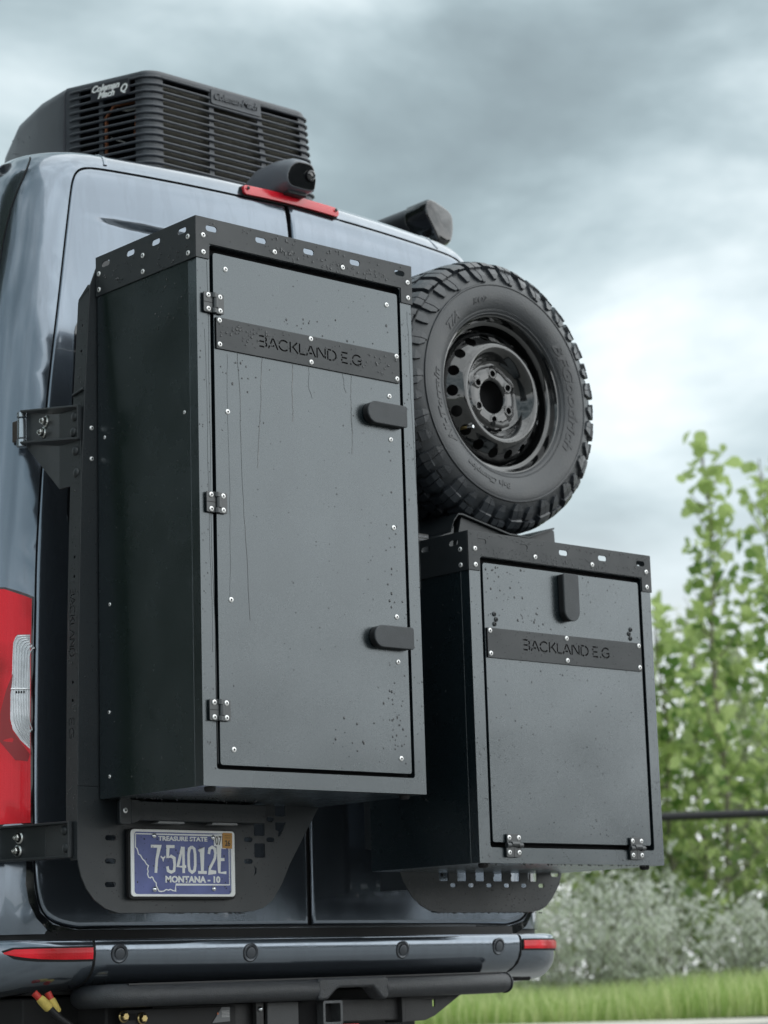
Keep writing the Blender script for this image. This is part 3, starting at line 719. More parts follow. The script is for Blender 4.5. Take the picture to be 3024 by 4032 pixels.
lb = empty('roof_pod', (.0, 1.0, 1.75), 'rounded black pod end at the left edge of the van roof', 'roof pod')
mb = MB(); mb.lathe([(.001, .02), (.018, .016), (.026, 0), (.030, -.03), (.030, -.5)], (.065, .99, 1.778), (0, -1, 0), 20); mb.build('pod_shell', GAPM, lb, smooth=True)
mb = MB(); mb.lathe([(.0272, .002), (.0305, -.004)], (.065, .99, 1.778), (0, -1, 0), 20); mb.build('pod_ring', CHROME, lb, smooth=True)
# ================================================================== STORAGE BOXES
def hinge(parent, x, z, vertical=True):
    """butt hinge: two leaves and a raised knuckle, four rivets"""
    mb = MB(); y = -.0035
    if vertical:   # leaves left/right, size .058 x .048
        mb.prism(rect(-.029, -.003, -.024, .024, .003, 2), 0, .0045, lambda a, b, d: (x+a, y-d, z+b)); mb.prism(rect(.003, .029, -.024, .024, .003, 2), .001, .0055, lambda a, b, d: (x+a, y-d, z+b))
        mb.tube([(x, y-.0055, z-.024), (x, y-.0055, z-.0125)], .0062, 12); mb.tube([(x, y-.0055, z+.0125), (x, y-.0055, z+.024)], .0062, 12); mb.tube([(x+.0035, y-.006, z-.012), (x+.0035, y-.006, z+.012)], .0066, 12)
        rv = [(-.0165, .0165), (-.0165, -.0165), (.0175, .0165), (.0175, -.0165)]; off = .006
        mb2 = MB().box(x-.029, x-.004, y-.0047, y-.0044, z-.0006, z+.0006)
    else:
        mb.prism(rect(-.0235, .0235, .004, .028, .003, 2), .001, .0055, lambda a, b, d: (x+a, y-d, z+b)); mb.prism(rect(-.0255, .0255, -.029, -.003, .004, 2), 0, .0045, lambda a, b, d: (x+a, y-d, z+b))
        mb.tube([(x-.027, y-.006, z), (x-.013, y-.006, z)], .0066, 12); mb.tube([(x+.013, y-.006, z), (x+.027, y-.006, z)], .0066, 12); mb.tube([(x-.0125, y-.007, z+.003), (x+.0125, y-.007, z+.003)], .0068, 12)
        mb.prism(rect(-.016, .016, -.002, .010, .002, 2), .0, .0085, lambda a, b, d: (x+a, y-d, z+b))
        rv = [(-.0165, .0185), (.0165, .0185), (-.0165, -.0175), (.0165, -.0175)]; off = .006
        mb2 = MB().box(x-.0006, x+.0006, y-.0047, y-.0044, z-.028, z-.004)
    h = mb.build('hinge', mat('hinge_coat', (.018, .022, .025), .40, spec=1.0), parent, bevel=.0008)
    mb2.build('leaf_line', BLACK, h)
    for a, b in rv: inst('rivet', RIV, h, (x+a, y-off+.0008, z+b))
    return h
def latch(parent, cx, cz, L, W, rot):
    """paddle latch: D-shaped lid over a deeper black cup; rot 0 = round end to the left, pi/2 = round end down"""
    n = 12; P = [(W/2+W/2*COS(PI/2+PI*i/n), W/2*SIN(PI/2+PI*i/n)) for i in range(n+1)]+[(L-.004, -W/2), (L, -W/2+.004), (L, W/2-.004), (L-.004, W/2)]
    ca, sa = COS(rot), SIN(rot); P = [((a-L/2)*ca-b*sa+cx, (a-L/2)*sa+b*ca+cz) for a, b in P]
    mb = MB(); mb.prism(inset(P, .0012), 0, .0165, lambda a, b, d: (a, -.003-d, b)); l = mb.build('latch', mat('latch_cup', (.008, .008, .009), .4), parent, bevel=.001)
    mb = MB(); mb.prism(P, .0165, .0225, lambda a, b, d: (a, -.003-d, b)); mb.build('latch_lid', mat('latch_lid', (.036, .041, .046), .50, bump=.6, bscale=700, spec=.6, var=.15, vscale=25), l, bevel=.0025, seg=3); return l
def storage_box(name, label, x0, z0, z1, grid_slots, front_riv, text, texx, strip, door, dr_riv, dep=.40):
    x1 = x0+.669; t = empty(name, ((x0+x1)/2, .2, z0), label, 'storage box')
    H = z1-z0
    ox0, ox1, oz0, oz1 = x0+.038, x1-.036, z0+.038, z1-.0635
    # front frame with a rounded lip round the opening
    plate('front_frame', rect(x0, x1, z0, z1-.05, .0015, 2), [rect(ox0, ox1, oz0, oz1, .007, 3)], FY(0), .030, [BOXM], t, bevel=.0022)
    mb = MB(); mb.box(ox0-.006, ox1+.006, .024, .028, oz0-.006, oz1+.006); mb.build('inner_panel', BLACK, t)
    # folded shell behind the frame
    mb = MB(); y0 = .0305
    mb.box(x0, x0+.003, y0, dep, z0, z1-.05); mb.box(x1-.003, x1, y0, dep, z0, z1-.05); mb.box(x0+.0032, x1-.0032, y0, dep, z0, z0+.003); mb.box(x0+.0032, x1-.0032, y0, dep, z1-.053, z1-.05); mb.box(x0+.0032, x1-.0032, dep-.003, dep, z0+.0032, z1-.0532)
    mb.build('shell', BOXM, t, bevel=.001)
    mb = MB(); mb.box(x0+.004, x0+.0052, y0, dep, z0, z0+.0005); 
    # door
    dx0, dx1, dz0, dz1 = door
    d = plate('door', rect(dx0, dx1, dz0, dz1, .007, 4), [], FY(-.0015), .021, [BOXM], t, bevel=.002)
    for (a, b) in dr_riv: inst('rivet', RIV, d, (a, -.0022, b))
    sx0, sx1, sz0, sz1 = strip
    holes = stencil(text, texx[0], texx[2], texx[3], texx[1]-texx[0])
    s_ = plate('name_strip', rect(sx0, sx1, sz0, sz1, .001, 1), holes, FY(-.0062), .0042, [BANDM, BLACK], d, wallmat=1)
    plate('letter_shade_sheet', rect(sx0+.02, sx1-.02, sz0+.012, sz1-.012), [], FY(-.0018), .0002, [mat('letter_shadow', (.010, .0105, .011), .6)], s_)  # dark sheet added behind the cut letters, its colour stands for their shade
    for a in (sx0+.009, (sx0+sx1)/2, sx1-.009):
        for b in (sz0+.010, sz1-.007): inst('rivet', RIV, s_, (a, -.0066, b))
    # slotted top band: four folded strips standing 3 mm proud of the shell
    zb, zt = z1-.100, z1
    sl = [slot(x0+.043+i*.1472, z1-.0250, .0325, .0138) for i in range(5)]
    ob = [(x0-.0032, zb), (x0+.036, zb), (x0+.036, oz1+.001), (x1-.0345, oz1+.001), (x1-.0345, zb), (x1+.0032, zb), (x1+.0032, zt), (x0-.0032, zt)]
    bnd = plate('top_band', ob, sl, FY(-.0034), .003, [BANDM], t, bevel=.0006)
    for a, b in front_riv: inst('rivet', RIV, bnd, (a, -.0040, b))
    ssl = [slot(.050+i*.103, z1-.0250, .0325, .0138) for i in range(4)]
    bs = plate('side_band', rect(0.0, dep+.002, zb, zt), ssl, lambda a, b, h: (x0-.0032-h, a, b), .003, [BANDM], t, bevel=.0006)
    for a, b in ((.026, z1-.045), (.026, z1-.085), (.205, z1-.045), (.205, z1-.085), (.387, z1-.045), (.387, z1-.085)): inst('rivet', RIV, bs, (x0-.0038, a, b), R_X)
    plate('side_band', rect(0.0, dep+.002, zb, zt), ssl, lambda a, b, h: (x1+.0032+h, a, b), .003, [BANDM], t, bevel=.0006)
    plate('back_band', rect(x0-.0, x1+.0, zt-.049, zt), sl, lambda a, b, h: (a, dep+.0025+h, b), .003, [BANDM], t, bevel=.0006)
    for a in (x0+.04, x1-.045):
        mb = MB(); mb.lathe([(.013, 0), (.013, .006), (.010, .010), (.0001, .011)], (a, .03, z0), (0, 0, -1), 14); mb.build('rubber_foot', GAPM, t, smooth=True)
    return t, d
LB = storage_box('storage_box', 'taller satin black storage box with three hinges and two latches, left of the spare wheel', 0, 0, 1.320, None,
    [(.018, 1.275), (.018, 1.234), (.657, 1.275), (.657, 1.235), (.231, 1.274), (.444, 1.275)], 'BACKLAND E.G', (.175, .497, 1.0325, .0265), (.051, .6185, 1.0085, 1.083),
    (.047, .622, .0475, 1.2385), [(.083, 1.204), (.586, 1.205), (.586, .972), (.083, .862), (.586, .863), (.587, .643), (.084, .423), (.588, .424), (.588, .315), (.085, .083), (.589, .083)])
for z in (1.1145, .643, .169): hinge(LB[0], .0435, z)
latch(LB[1], .5595, .9195, .128, .055, 0); latch(LB[1], .5595, .3705, .126, .054, 0)
RX0 = .8375
RB = storage_box('storage_box', 'shorter satin black storage box hinged at the bottom, under the spare wheel', RX0, -.160, .664, None,
    [(.857, .619), (.857, .578), (1.490, .618), (1.490, .577), (1.070, .618), (1.281, .618)], 'BACKLAND E.G', (1.010, 1.331, .3735, .0265), (.887, 1.452, .3470, .4215),
    (.883, 1.4565, -.1095, .5860), [])
hinge(RB[0], .9485, -.1165, False); hinge(RB[0], 1.3955, -.1175, False)
latch(RB[1], 1.177, .5190, .124, .056, PI/2)
for a, b in ((.917, .458), (.923, .445), (.917, .433), (1.419, .457), (1.412, .445), (1.417, .433)): inst('screw', RIVD, RB[1], (a, -.0020, b))
for a, b in ((.372, .863), (.052, .86), (.36, .20), (.36, .05), (.355, .455)): inst('rivet', RIV, LB[0], (-.0005, a, b), R_X, (.7, .7, .7))
# rain beads and run marks
fa = FY(-.0016)
avL = lambda a, b: (.045 < a < .625 and 1.0 < b < 1.09)
sp = scatter(120, .05, .62, .05, 1.23, .0009, .0019, avL)+cluster(40, .57, .18, .03, .06)+cluster(24, .58, .5, .015, .15)+cluster(22, .13, .97, .05, .03)+cluster(26, .35, 1.10, .12, .02)+cluster(12, .42, .12, .03, .03)
drops('water_beads', LB[0], [s for s in sp if .049 < s[0] < .62 and .05 < s[1] < 1.236 and not avL(*s[:2])], FY(-.0016))
drops('water_beads', LB[0], [s for s in scatter(60, .055, .615, 1.012, 1.08, .001, .0022)+cluster(40, .12, 1.055, .04, .014)+cluster(25, .55, 1.045, .04, .015) if .053 < s[0] < .616 and 1.01 < s[1] < 1.081], FY(-.0063))
drops('water_beads', LB[0], [s for s in scatter(60, .01, .66, 1.26, 1.315, .001, .0024)+cluster(110, .27, 1.29, .03, .013)+cluster(70, .42, 1.285, .035, .012)+cluster(40, .53, 1.28, .05, .012) if 1.259 < s[1] < 1.286 or 1.303 < s[1] < 1.318], FY(-.0035))
drops('water_beads', LB[0], scatter(45, .01, .39, 1.225, 1.28, .0012, .0028), lambda a, b, h: (-.0033-h, a, b))
drops('water_beads', LB[0], scatter(260, .04, .39, .01, 1.215, .0007, .0014)+cluster(60, .12, 1.12, .06, .05, .0008, .002), lambda a, b, h: (-.0001-h, a, b))
drops('water_beads', LB[0], scatter(60, .003, .035, .01, 1.2, .0009, .0019)+scatter(60, .638, .668, .01, 1.2, .0009, .0019), FY(-.0001))
def streaks(parent, L, y=-.0016):
    mb = MB()
    for (x, z0_, z1_, wd) in L:
        n = 26; px = x; dz = (z0_-z1_)/n; dr = random.uniform(-.0006, .0006)
        o = len(mb.v)
        for i in range(n+1):
            px += random.gauss(dr, .0009); k = wd*(.75+.35*random.random())*(1 if i < n else 1.4)
            z = z0_-dz*i; mb.v += [(px-k, y-.0001, z), (px, y-.0006, z), (px+k, y-.0001, z)]
            if i:
                for j in range(2): mb.f.append((o+3*i-3+j, o+3*i-2+j, o+3*i+1+j, o+3*i+j)); mb.m.append(0)
    o = mb.build('rain_streak', mat('rain_run', (.016, .020, .023), .30, spec=1.0, coat=.35), parent, smooth=True); o['kind'] = 'stuff'
streaks(LB[0], [(.190, 1.006, .74, .0012), (.281, 1.006, .865, .0013), (.465, 1.006, .81, .0011), (.115, 1.006, .38, .0010), (.085, 1.0, .43, .0004), (.435, 1.006, .96, .0007), (.329, 1.006, .93, .0004)])
streaks(LB[0], [(.030, 1.215, .05, .0007), (.020, 1.05, .3, .0005), (.655, 1.2, .5, .0004)], -.0001)
drops('water_beads', RB[0], [s for s in scatter(330, .885, 1.454, -.10, .58, .0008, .0019)+cluster(30, .95, .54, .05, .03)+cluster(14, 1.04, .455, .03, .02) if not (.885 < s[0] < 1.454 and .345 < s[1] < .423) and not (1.14 < s[0] < 1.21 and s[1] > .45) and .884 < s[0] < 1.455 and -.1 < s[1] < .584], FY(-.0016))
drops('water_beads', RB[0], [s for s in scatter(420, .84, 1.503, .602, .66, .0009, .0019) if s[1] < .630 or s[1] > .648], FY(-.0035))
drops('water_beads', RB[0], scatter(110, .889, 1.45, .349, .42, .0008, .0016), FY(-.0063))
drops('water_beads', RB[0], scatter(50, .84, .873, -.15, .56, .0008, .0017)+scatter(50, 1.472, 1.503, -.15, .56, .0008, .0017)+scatter(50, .84, 1.5, -.155, -.125, .0008, .0017), FY(-.0001))
drops('water_beads', RB[0], scatter(160, .02, .39, -.14, .55, .0007, .0012), lambda a, b, h: (RX0-.0001-h, a, b))
mb = MB()
for (x0_, x1_, zz) in ((.02, .40, 0), (.86, 1.49, -.16)):
    for _ in range(40):
        x = random.uniform(x0_, x1_); y = random.uniform(.005, .02) if zz < 0 else random.uniform(.25, .39); r = random.uniform(.0014, .0028); mb.lathe([(r, 0), (r*.9, r*.8), (.0001, r*1.3)], (x, y, zz-.0002), (0, 0, -1), 6)
o = mb.build('hanging_drops', WATER, RB[0], smooth=True); o['kind'] = 'stuff'

# ================================================================== SPARE WHEEL
WX, WZ = 1.262, 1.137
sw = empty('spare_wheel', (WX, .40, WZ), 'spare off-road wheel with knobbly tyre and black steel rim standing above the shorter box', 'wheel')
TP = [(.2185, .300), (.2200, .288), (.228, .279), (.246, .270), (.268, .2645), (.292, .2635), (.3005, .2655), (.3025, .2635), (.3055, .2640), (.3070, .2685), (.318, .272), (.330, .278), (.342, .286), (.353, .295), (.3615, .305), (.3665, .319), (.3700, .335), (.3715, .36), (.3720, .39), (.3720, .415)]
TP = TP+[(r, .83-y) for r, y in TP[::-1][1:]]
TS = [0]
for i in range(len(TP)-1): TS.append(TS[-1]+math.dist(TP[i], TP[i+1]))
def tyre(th, s, h):
    s = min(max(s, 0), TS[-1]-1e-6); i = 0
    while TS[i+1] < s: i += 1
    def nrm(i): a = TP[max(0, i-1)]; b = TP[min(len(TP)-1, i+1)]; d = (b[0]-a[0], b[1]-a[1]); l = math.hypot(*d); return (d[1]/l, -d[0]/l)
    t = (s-TS[i])/(TS[i+1]-TS[i]); r = TP[i][0]+(TP[i+1][0]-TP[i][0])*t; y = TP[i][1]+(TP[i+1][1]-TP[i][1])*t
    a, b = nrm(i), nrm(i+1); nr = a[0]*(1-t)+b[0]*t; ny = a[1]*(1-t)+b[1]*t
    r += nr*h; y += ny*h
    return Vector((WX+r*COS(th), y, WZ+r*SIN(th)))
def s_r(r, y=None):   # arc position on the outer side for a given radius
    for i in range(len(TP)//2):
        if TP[i][0] <= r <= TP[i+1][0]: return TS[i]+(TS[i+1]-TS[i])*(r-TP[i][0])/max(1e-6, TP[i+1][0]-TP[i][0])
    return TS[len(TP)//2]
def s_y(y):
    for i in range(13, len(TP)-1):
        if TP[i][1] <= y <= TP[i+1][1]: return TS[i]+(TS[i+1]-TS[i])*(y-TP[i][1])/max(1e-6, TP[i+1][1]-TP[i][1])
mb = MB(); n = 180; K = len(TP)
for j in range(n):
    for i in range(K): mb.v.append(tuple(tyre(2*PI*j/n, TS[i], 0)))
for j in range(n):
    for i in range(K-1): a = j*K; b = ((j+1) % n)*K; mb.f.append((a+i, a+i+1, b+i+1, b+i)); mb.m.append(0)
ty = mb.build('tyre', RUBBER, sw, smooth=True)
SM = TS[-1]
def block(mb, rows, h, ends=True):
    """rows: (s, thL, thR[, h]) across the tread"""
    R = []
    full = []
    for i in range(len(rows)-1):
        a, b = rows[i], rows[i+1]; k = max(1, int(abs(b[0]-a[0])/.011))
        for j in range(k): t = j/k; full.append(tuple(a[q]+(b[q]-a[q])*t for q in range(len(a))))
    full.append(rows[-1]); o = len(mb.v); ins = .0035
    for i, r_ in enumerate(full):
        hh = h*(r_[3] if len(r_) > 3 else 1); e_ = .0012 if i == 0 else -.0012 if i == len(full)-1 else 0
        mb.v += [tuple(tyre(r_[1]-ins, r_[0], -.002)), tuple(tyre(r_[1], r_[0]+e_, hh)), tuple(tyre((r_[1]+r_[2])/2, r_[0]+e_, hh)), tuple(tyre(r_[2], r_[0]+e_, hh)), tuple(tyre(r_[2]+ins, r_[0], -.002))]
        if i:
            for j in range(4): mb.f.append((o+5*i-5+j, o+5*i-4+j, o+5*i+1+j, o+5*i+j)); mb.m.append(0)
    l = len(full)-1
    mb.f += [(o, o+1, o+2, o+3, o+4), (o+5*l+4, o+5*l+3, o+5*l+2, o+5*l+1, o+5*l)]; mb.m += [0, 0]
NB = 38; PT = 2*PI/NB; tb = MB(); tg = 0
for side in (0, 1):
    S = (lambda s: s) if side == 0 else (lambda s: SM-s)
    for k in range(NB):
        t0 = k*PT+random.uniform(-.01, .01)*PT+side*.5*PT; lng = k % 2
        s0 = s_r(.3085 if lng else .3185); s1 = s_r(.3605); s2 = s_y(.322); s3 = s_y(.350 if lng else .343)
        w_ = .37*PT; sk = .12*PT*(1 if side == 0 else -1)
        # shoulder lug: folded outline, split by a sipe
        L = lambda s, a, b, h=1: (S(s), t0+a*PT, t0+b*PT, h)
        sa = s0+(s1-s0)*.30; sb_ = s0+(s1-s0)*.68
        if lng:
            block(tb, [L(s0, -.20, -.02, .45), L(sa, -.34, .00, .62), L(sb_, -.30, .06, .62), L(sb_+.002, -.34, .03, 1), L(s1, -.36, .0, 1), L(s2, -.25, .10, 1), L(s3, -.29, .06, 1)], .0150)
            block(tb, [L(s0+.004, .01, .18, .45), L(sa, .04, .38, .58), L(sb_, .09, .40, .58), L(sb_+.003, .06, .40, .96), L(s1, .04, .40, 1), L(s2, .14, .44, .96), L(s3-.006, .10, .40, .96)], .0145)
        else:
            block(tb, [L(s0, -.10, .08, .45), L(sa, -.30, .16, .60), L(sb_, -.34, .14, .60)], .0150)
            block(tb, [L(sb_+.003, -.36, -.04, .9), L(s1, -.34, -.02, .95), L(s2, -.26, .07, 1), L(s3, -.30, .04, 1)], .0135)
            block(tb, [L(sb_+.005, .00, .36, .9), L(s1, .02, .38, 1), L(s2, .11, .42, 1), L(s3+.004, .08, .36, 1)], .0145)
        # side biter step in the groove between lugs
        block(tb, [L(s1-.002, .40, .60, .5), L(s2+.004, .48, .68, .5)], .008)
        # intermediate row, zigzag
        a0 = s_y(.3535 if lng else .348); a1 = s_y(.372); a2 = s_y(.392)
        q = .25
        block(tb, [L(a0, -.38+q, -.02+q), L(a1, -.22+q, .10+q), L(a2, -.40+q, -.06+q)], .0138)
        block(tb, [L(a0+.002, .04+q, .40+q), L(a1, .16+q, .50+q), L(a2-.002, .0+q, .36+q)], .0138)
    # closing of the side
for k in range(NB):
    t0 = k*PT; c0, c1, c2 = s_y(.3975), s_y(.415), s_y(.4325); L = lambda s, a, b: (s, t0+a*PT, t0+b*PT)
    block(tb, [L(c0, -.40, -.04), L(c1, -.26, .10), L(c2, -.12, .24)], .0138)
    block(tb, [L(c0, .03, .40), L(c1, .16, .54), L(c2, .30, .66)], .0138)
tb.build('tread_lugs', mat('tread_rubber', (.024, .028, .034), .34, bump=.3, bscale=220, spec=.8, var=.25, vscale=20, rvar=.1), ty)
# fine concentric ribs and lettering on the sidewall
mb = MB()
for r, hw_ in ((.2265, .0012), (.2335, .0007), (.2360, .0007)):
    s = s_r(r); nn = 120; o = len(mb.v)
    for j in range(nn):
        th = 2*PI*j/nn; mb.v += [tuple(tyre(th, s-hw_, .0)), tuple(tyre(th, s, hw_)), tuple(tyre(th, s+hw_, .0))]
    for j in range(nn):
        for q in range(2): mb.f.append((o+j*3+q, o+j*3+q+1, o+((j+1) % nn)*3+q+1, o+((j+1) % nn)*3+q)); mb.m.append(0)
mb.build('sidewall_rib', RUBBER, ty, smooth=True)
def tyre_text(txt, size, r, th_mid, sx=1, shear=.25, off=0, h=.0015, r0=None):
    f = text_mb(txt, size, lambda a, b, hh: (a, b, hh), th=h, sx=sx, shear=shear, offset=off); xs = [v[0] for v in f.v]; c = (min(xs)+max(xs))/2
    f.v = [tuple(tyre(th_mid-(v[0]-c)/r, s_r(r)+(v[1]-size*.36), v[2])) for v in f.v]; return f
TXT = mat('raised_tyre_letter', (.036, .038, .042), .38, spec=.6)
tyre_text('BFGoodrich', .041, .262, math.radians(5), sx=1.62, off=.0012).build('sidewall_lettering', TXT, ty)
tyre_text('All-Terrain', .032, .262, math.radians(196), sx=1.5, off=.0009).build('sidewall_lettering', TXT, ty)
tyre_text('T/A', .034, .262, math.radians(138), sx=1.25, off=.0009).build('sidewall_lettering', TXT, ty)
tyre_text('KO2', .022, .266, math.radians(110), sx=1.3, off=.0006).build('sidewall_lettering', TXT, ty)
tyre_text('Baja Champion', .025, .262, math.radians(252), sx=1.1, off=.0006).build('sidewall_lettering', TXT, ty)
# steel rim: barrel with flange, vented cone, ring, dished hub with five bolt holes
RP = [(.2125, .315), (.2160, .301), (.2200, .292), (.2225, .2895), (.2235, .2875), (.2215, .2860), (.2180, .2870), (.2150, .292), (.2120, .301), (.2085, .307), (.2020, .309), (.1985, .312), (.1970, .322), (.1965, .345), (.1930, .352), (.184, .356), (.182, .40), (.184, .52)]
mb = MB(); mb.lathe([(r, y) for r, y in RP], (WX, 0, WZ), (0, 1, 0), 96)
rim = mb.build('rim', WHEELM, sw, smooth=True)
DPr = [(.1925, .353), (.189, .338), (.184, .327), (.176, .318), (.166, .309), (.156, .301), (.148, .2935), (.142, .2885), (.136, .2860), (.130, .2865), (.124, .2900), (.117, .2975), (.110, .308), (.104, .319), (.098, .326), (.091, .3295), (.086, .3285), (.081, .3245), (.074, .3225), (.064, .3222), (.054, .3222), (.048, .3235), (.045, .327), (.0435, .332)]
DS = [0]
for i in range(len(DPr)-1): DS.append(DS[-1]+math.dist(DPr[i], DPr[i+1]))
def disc(th, s, h):
    s = min(max(s, 0), DS[-1]-1e-7); i = 0
    while DS[i+1] < s: i += 1
    t = (s-DS[i])/(DS[i+1]-DS[i]); r = DPr[i][0]+(DPr[i+1][0]-DPr[i][0])*t; y = DPr[i][1]+(DPr[i+1][1]-DPr[i][1])*t
    d = (DPr[i+1][0]-DPr[i][0], DPr[i+1][1]-DPr[i][1]); l = math.hypot(*d); nr, ny = -d[1]/l, d[0]/l
    if ny > 0: nr, ny = -nr, -ny
    # lobed hub face between the bolt holes
    if .05 < r < .10: y += .004*max(0, COS(6*(th-PI/2)))*sst(.102, .088, r)*sst(.050, .062, r)*-1
    return Vector((WX+(r+nr*h)*COS(th), y+ny*h, WZ+(r+nr*h)*SIN(th)))
def ds_r(r):
    for i in range(len(DPr)-1):
        if DPr[i+1][0] <= r <= DPr[i][0]: return DS[i]+(DS[i+1]-DS[i])*(DPr[i][0]-r)/(DPr[i][0]-DPr[i+1][0])
holes = []
T0 = math.radians(3)
for k in range(18):
    th = T0+k*2*PI/18; c = ds_r(.1655); holes.append([(th+.0158*COS(a)/.1655, c+.0158*SIN(a)) for a in [2*PI*j/20 for j in range(20)]])
for k in range(6):
    th = PI/2+k*2*PI/6; th = th if th < 2*PI-.05 else th-2*PI
    c = ds_r(.0655); holes.append([(th+.0088*COS(a)/.0655, c+.0088*SIN(a)) for a in [2*PI*j/16 for j in range(16)]])
lo, hi = T0-PI/18, T0-PI/18+2*PI
holes = [[(a+(2*PI if a0 < lo else 0), b) for a, b in h] for h in holes for a0 in [sum(p[0] for p in h)/len(h)]]
D2 = sorted(DS+[(a+b)/2 for a, b in zip(DS, DS[1:])])
ex = [(lo+(hi-lo)*j/216, D2[i]) for i in range(1, len(D2)-1) for j in range(1, 216)]
plate('wheel_disc', [(lo+(hi-lo)*j/216, 0) for j in range(216)]+[(hi, x) for x in D2[:-1]]+[(hi-(hi-lo)*j/216, D2[-1]) for j in range(216)]+[(lo, x) for x in D2[:0:-1]], holes, disc, .004, [WHEELM, WHEELM], rim, extra=ex, smooth=True, closed=(lo, hi))
for k in range(6):
    mb = MB(); th = PI/2+k*2*PI/6; c = Vector((WX+.0655*COS(th), .3215, WZ+.0655*SIN(th))); mb.lathe([(.0135, .0), (.0130, -.0022), (.0105, -.0022), (.0088, .004)], c, (0, 1, 0), 18); mb.build('bolt_seat', WHEELM, rim, smooth=True)
mb = MB(); mb.tube([(WX-.010, .313, WZ-.080), (WX+.018, .312, WZ-.082), (WX+.040, .313, WZ-.072)], [.009, .0085, .0105], 12); mb.build('balance_weight', mat('old_weight', (.10, .10, .10), .4, .5), rim, smooth=True)
mb = MB(); mb.tube([(WX-.128, .330, WZ-.106), (WX-.1245, .312, WZ-.107), (WX-.122, .300, WZ-.108)], [.0062, .0055, .0042], 10); mb.tube([(WX-.122, .300, WZ-.108), (WX-.118, .282, WZ-.108)], .0044, 10, 1)
mb.build('valve', [BRASSY, CHROME], rim, smooth=True)
mb = MB(); mb.lathe([(.181, 0), (.181, .004), (.0001, .004)], (WX, .365, WZ), (0, 1, 0), 48); mb.build('wheel_back', BLACK, rim)
drops('water_beads', sw, [(random.uniform(0, 2*PI), ds_r(random.uniform(.105, .160)), random.uniform(.0009, .0018)) for _ in range(150)], lambda a, b, h: disc(a, b, h))

# ================================================================== CARRIERS behind the boxes
PY = .4045
lc = empty('box_carrier', (.3, .45, -.26), 'black steel swing-out carrier frame with slotted plate holding the taller box', 'carrier frame')
def fold(z):  # x of the folded edge of the upright
    P = [(-.30, -.062), (-.04, -.060), (.4, -.055), (.75, -.046), (1.0, -.034), (1.26, -.018)]
    for (a, x0), (b, x1) in zip(P, P[1:]):
        if z <= b: return x0+(x1-x0)*(z-a)/(b-a)
    return -.018
sqh = [rect(.4605, .4935, -.026, .008, .003, 2), rect(.4605, .4935, -.075, -.041, .003, 2), rect(.4605, .4935, -.128, -.094, .003, 2), rect(.528, .561, -.026, .008, .003, 2), [(.528, -.041), (.561, -.041), (.552, -.060), (.541, -.075), (.536, -.075), (.538, -.062), (.528, -.060)]]
slh = [slot(.033, -.088, .030, .0115), slot(.032, -.142, .030, .0115), slot(.031, -.196, .030, .0115), slot(.442, -.085, .026, .011), slot(.511, -.084, .024, .011), slot(.441, -.138, .026, .011), slot(.512, -.034, .022, .011)]
slh.append([(.458, -.150), (.466, -.155), (.465, -.166), (.458, -.172), (.4605, -.165), (.462, -.158)])
pl = [(fold(-.1), .03), (fold(-.1), -.12), (-.0575, -.150), (-.050, -.178), (-.036, -.206), (-.014, -.232), (.018, -.252), (.055, -.262), (.10, -.262), (.424, -.2605), (.455, -.258), (.487, -.250), (.515, -.232), (.545, -.193), (.572, -.143), (.69, .03)]
plate('lower_plate', pl, sqh+slh, FY(PY), .004, [RACKM, BLACK], lc, bevel=.0008)
mb = MB(); mb.prism([(.045, -.2615), (.435, -.2605), (.435, -.2565), (.045, -.2575)], PY+.0042, PY+.03, lambda a, b, d: (a, d, b)); mb.build('plate_lip', RACKM, lc, bevel=.001)
# upright: front face and side flange folded along a leaning edge
zs = [-.25, -.15, -.04, .1, .25, .4, .6, .75, .9, 1.0, 1.12, 1.245]
mb = MB()
mb.prism([(.09, .0303), (fold(.03), .0303)]+[(fold(z), z) for z in (.25, .4, .6, .75, 1.0, 1.15, 1.246)]+[(.002, 1.300), (.09, 1.30)], PY, PY+.004, lambda a, b, d: (a, d, b))
mb.build('upright', RACKM, lc, bevel=.0015)
holz = [circ(.428, z, .0038, 10) for z in (1.135, 1.070, .555, .475, .06+.0, -.01)]
fl = lambda a, b, h: (fold(b)-h, a, b)
def vtext(txt, z0, z1, y):
    # reads downwards: along -z, letter tops towards the rear (-y side is the viewer's right)
    P = stencil(txt, 0, 0, .021, z0-z1, 0, .10); return [[(y-b, z0-a) for a, b in p] for p in P]
vt = vtext('BACKLAND', .500, .335, .442)+vtext('EG', .192, .140, .442)
HZ = [circ(.427, z, .0040, 10) for z in (1.150, 1.085, .575, .498+.03, .275, .232, )]
fpoly = dens([(PY+.0005, -.14), (PY+.0005, 1.24), (.452, 1.215), (.452, .982), (.4525, .60), (.4525, .0), (.450, -.10), (.432, -.14)], .15)
plate('side_flange', fpoly, vt+HZ, fl, .004, [RACKM, BLACK], lc)
plate('flange_backing', rect(.41, .45, -.1, .62), [], lambda a, b, h: (fold(b)+.0045-h, a, b), .001, [BLACK], lc)
mb = MB(); mb.tube([(fold(.98)-.002, .452, .978), (fold(.98)-.0025, .43, .982), (fold(.98)-.002, .407, .986)], .0032, 8); mb.build('weld_bead', RACKM, lc, smooth=True)
mb = MB(); mb.prism([(.407, 1.240), (.452, 1.212), (.452, 1.222), (.41, 1.252)], -.0, .02, lambda a, b, d: (fold(1.23)+d-.001, a, b)); mb.build('end_cap', RACKM, lc, bevel=.002)
for z in (.8905, .8145): inst('rivet', RIV, lc, (-.016, PY-.0005, z), None, (.9, 1.3, .9))
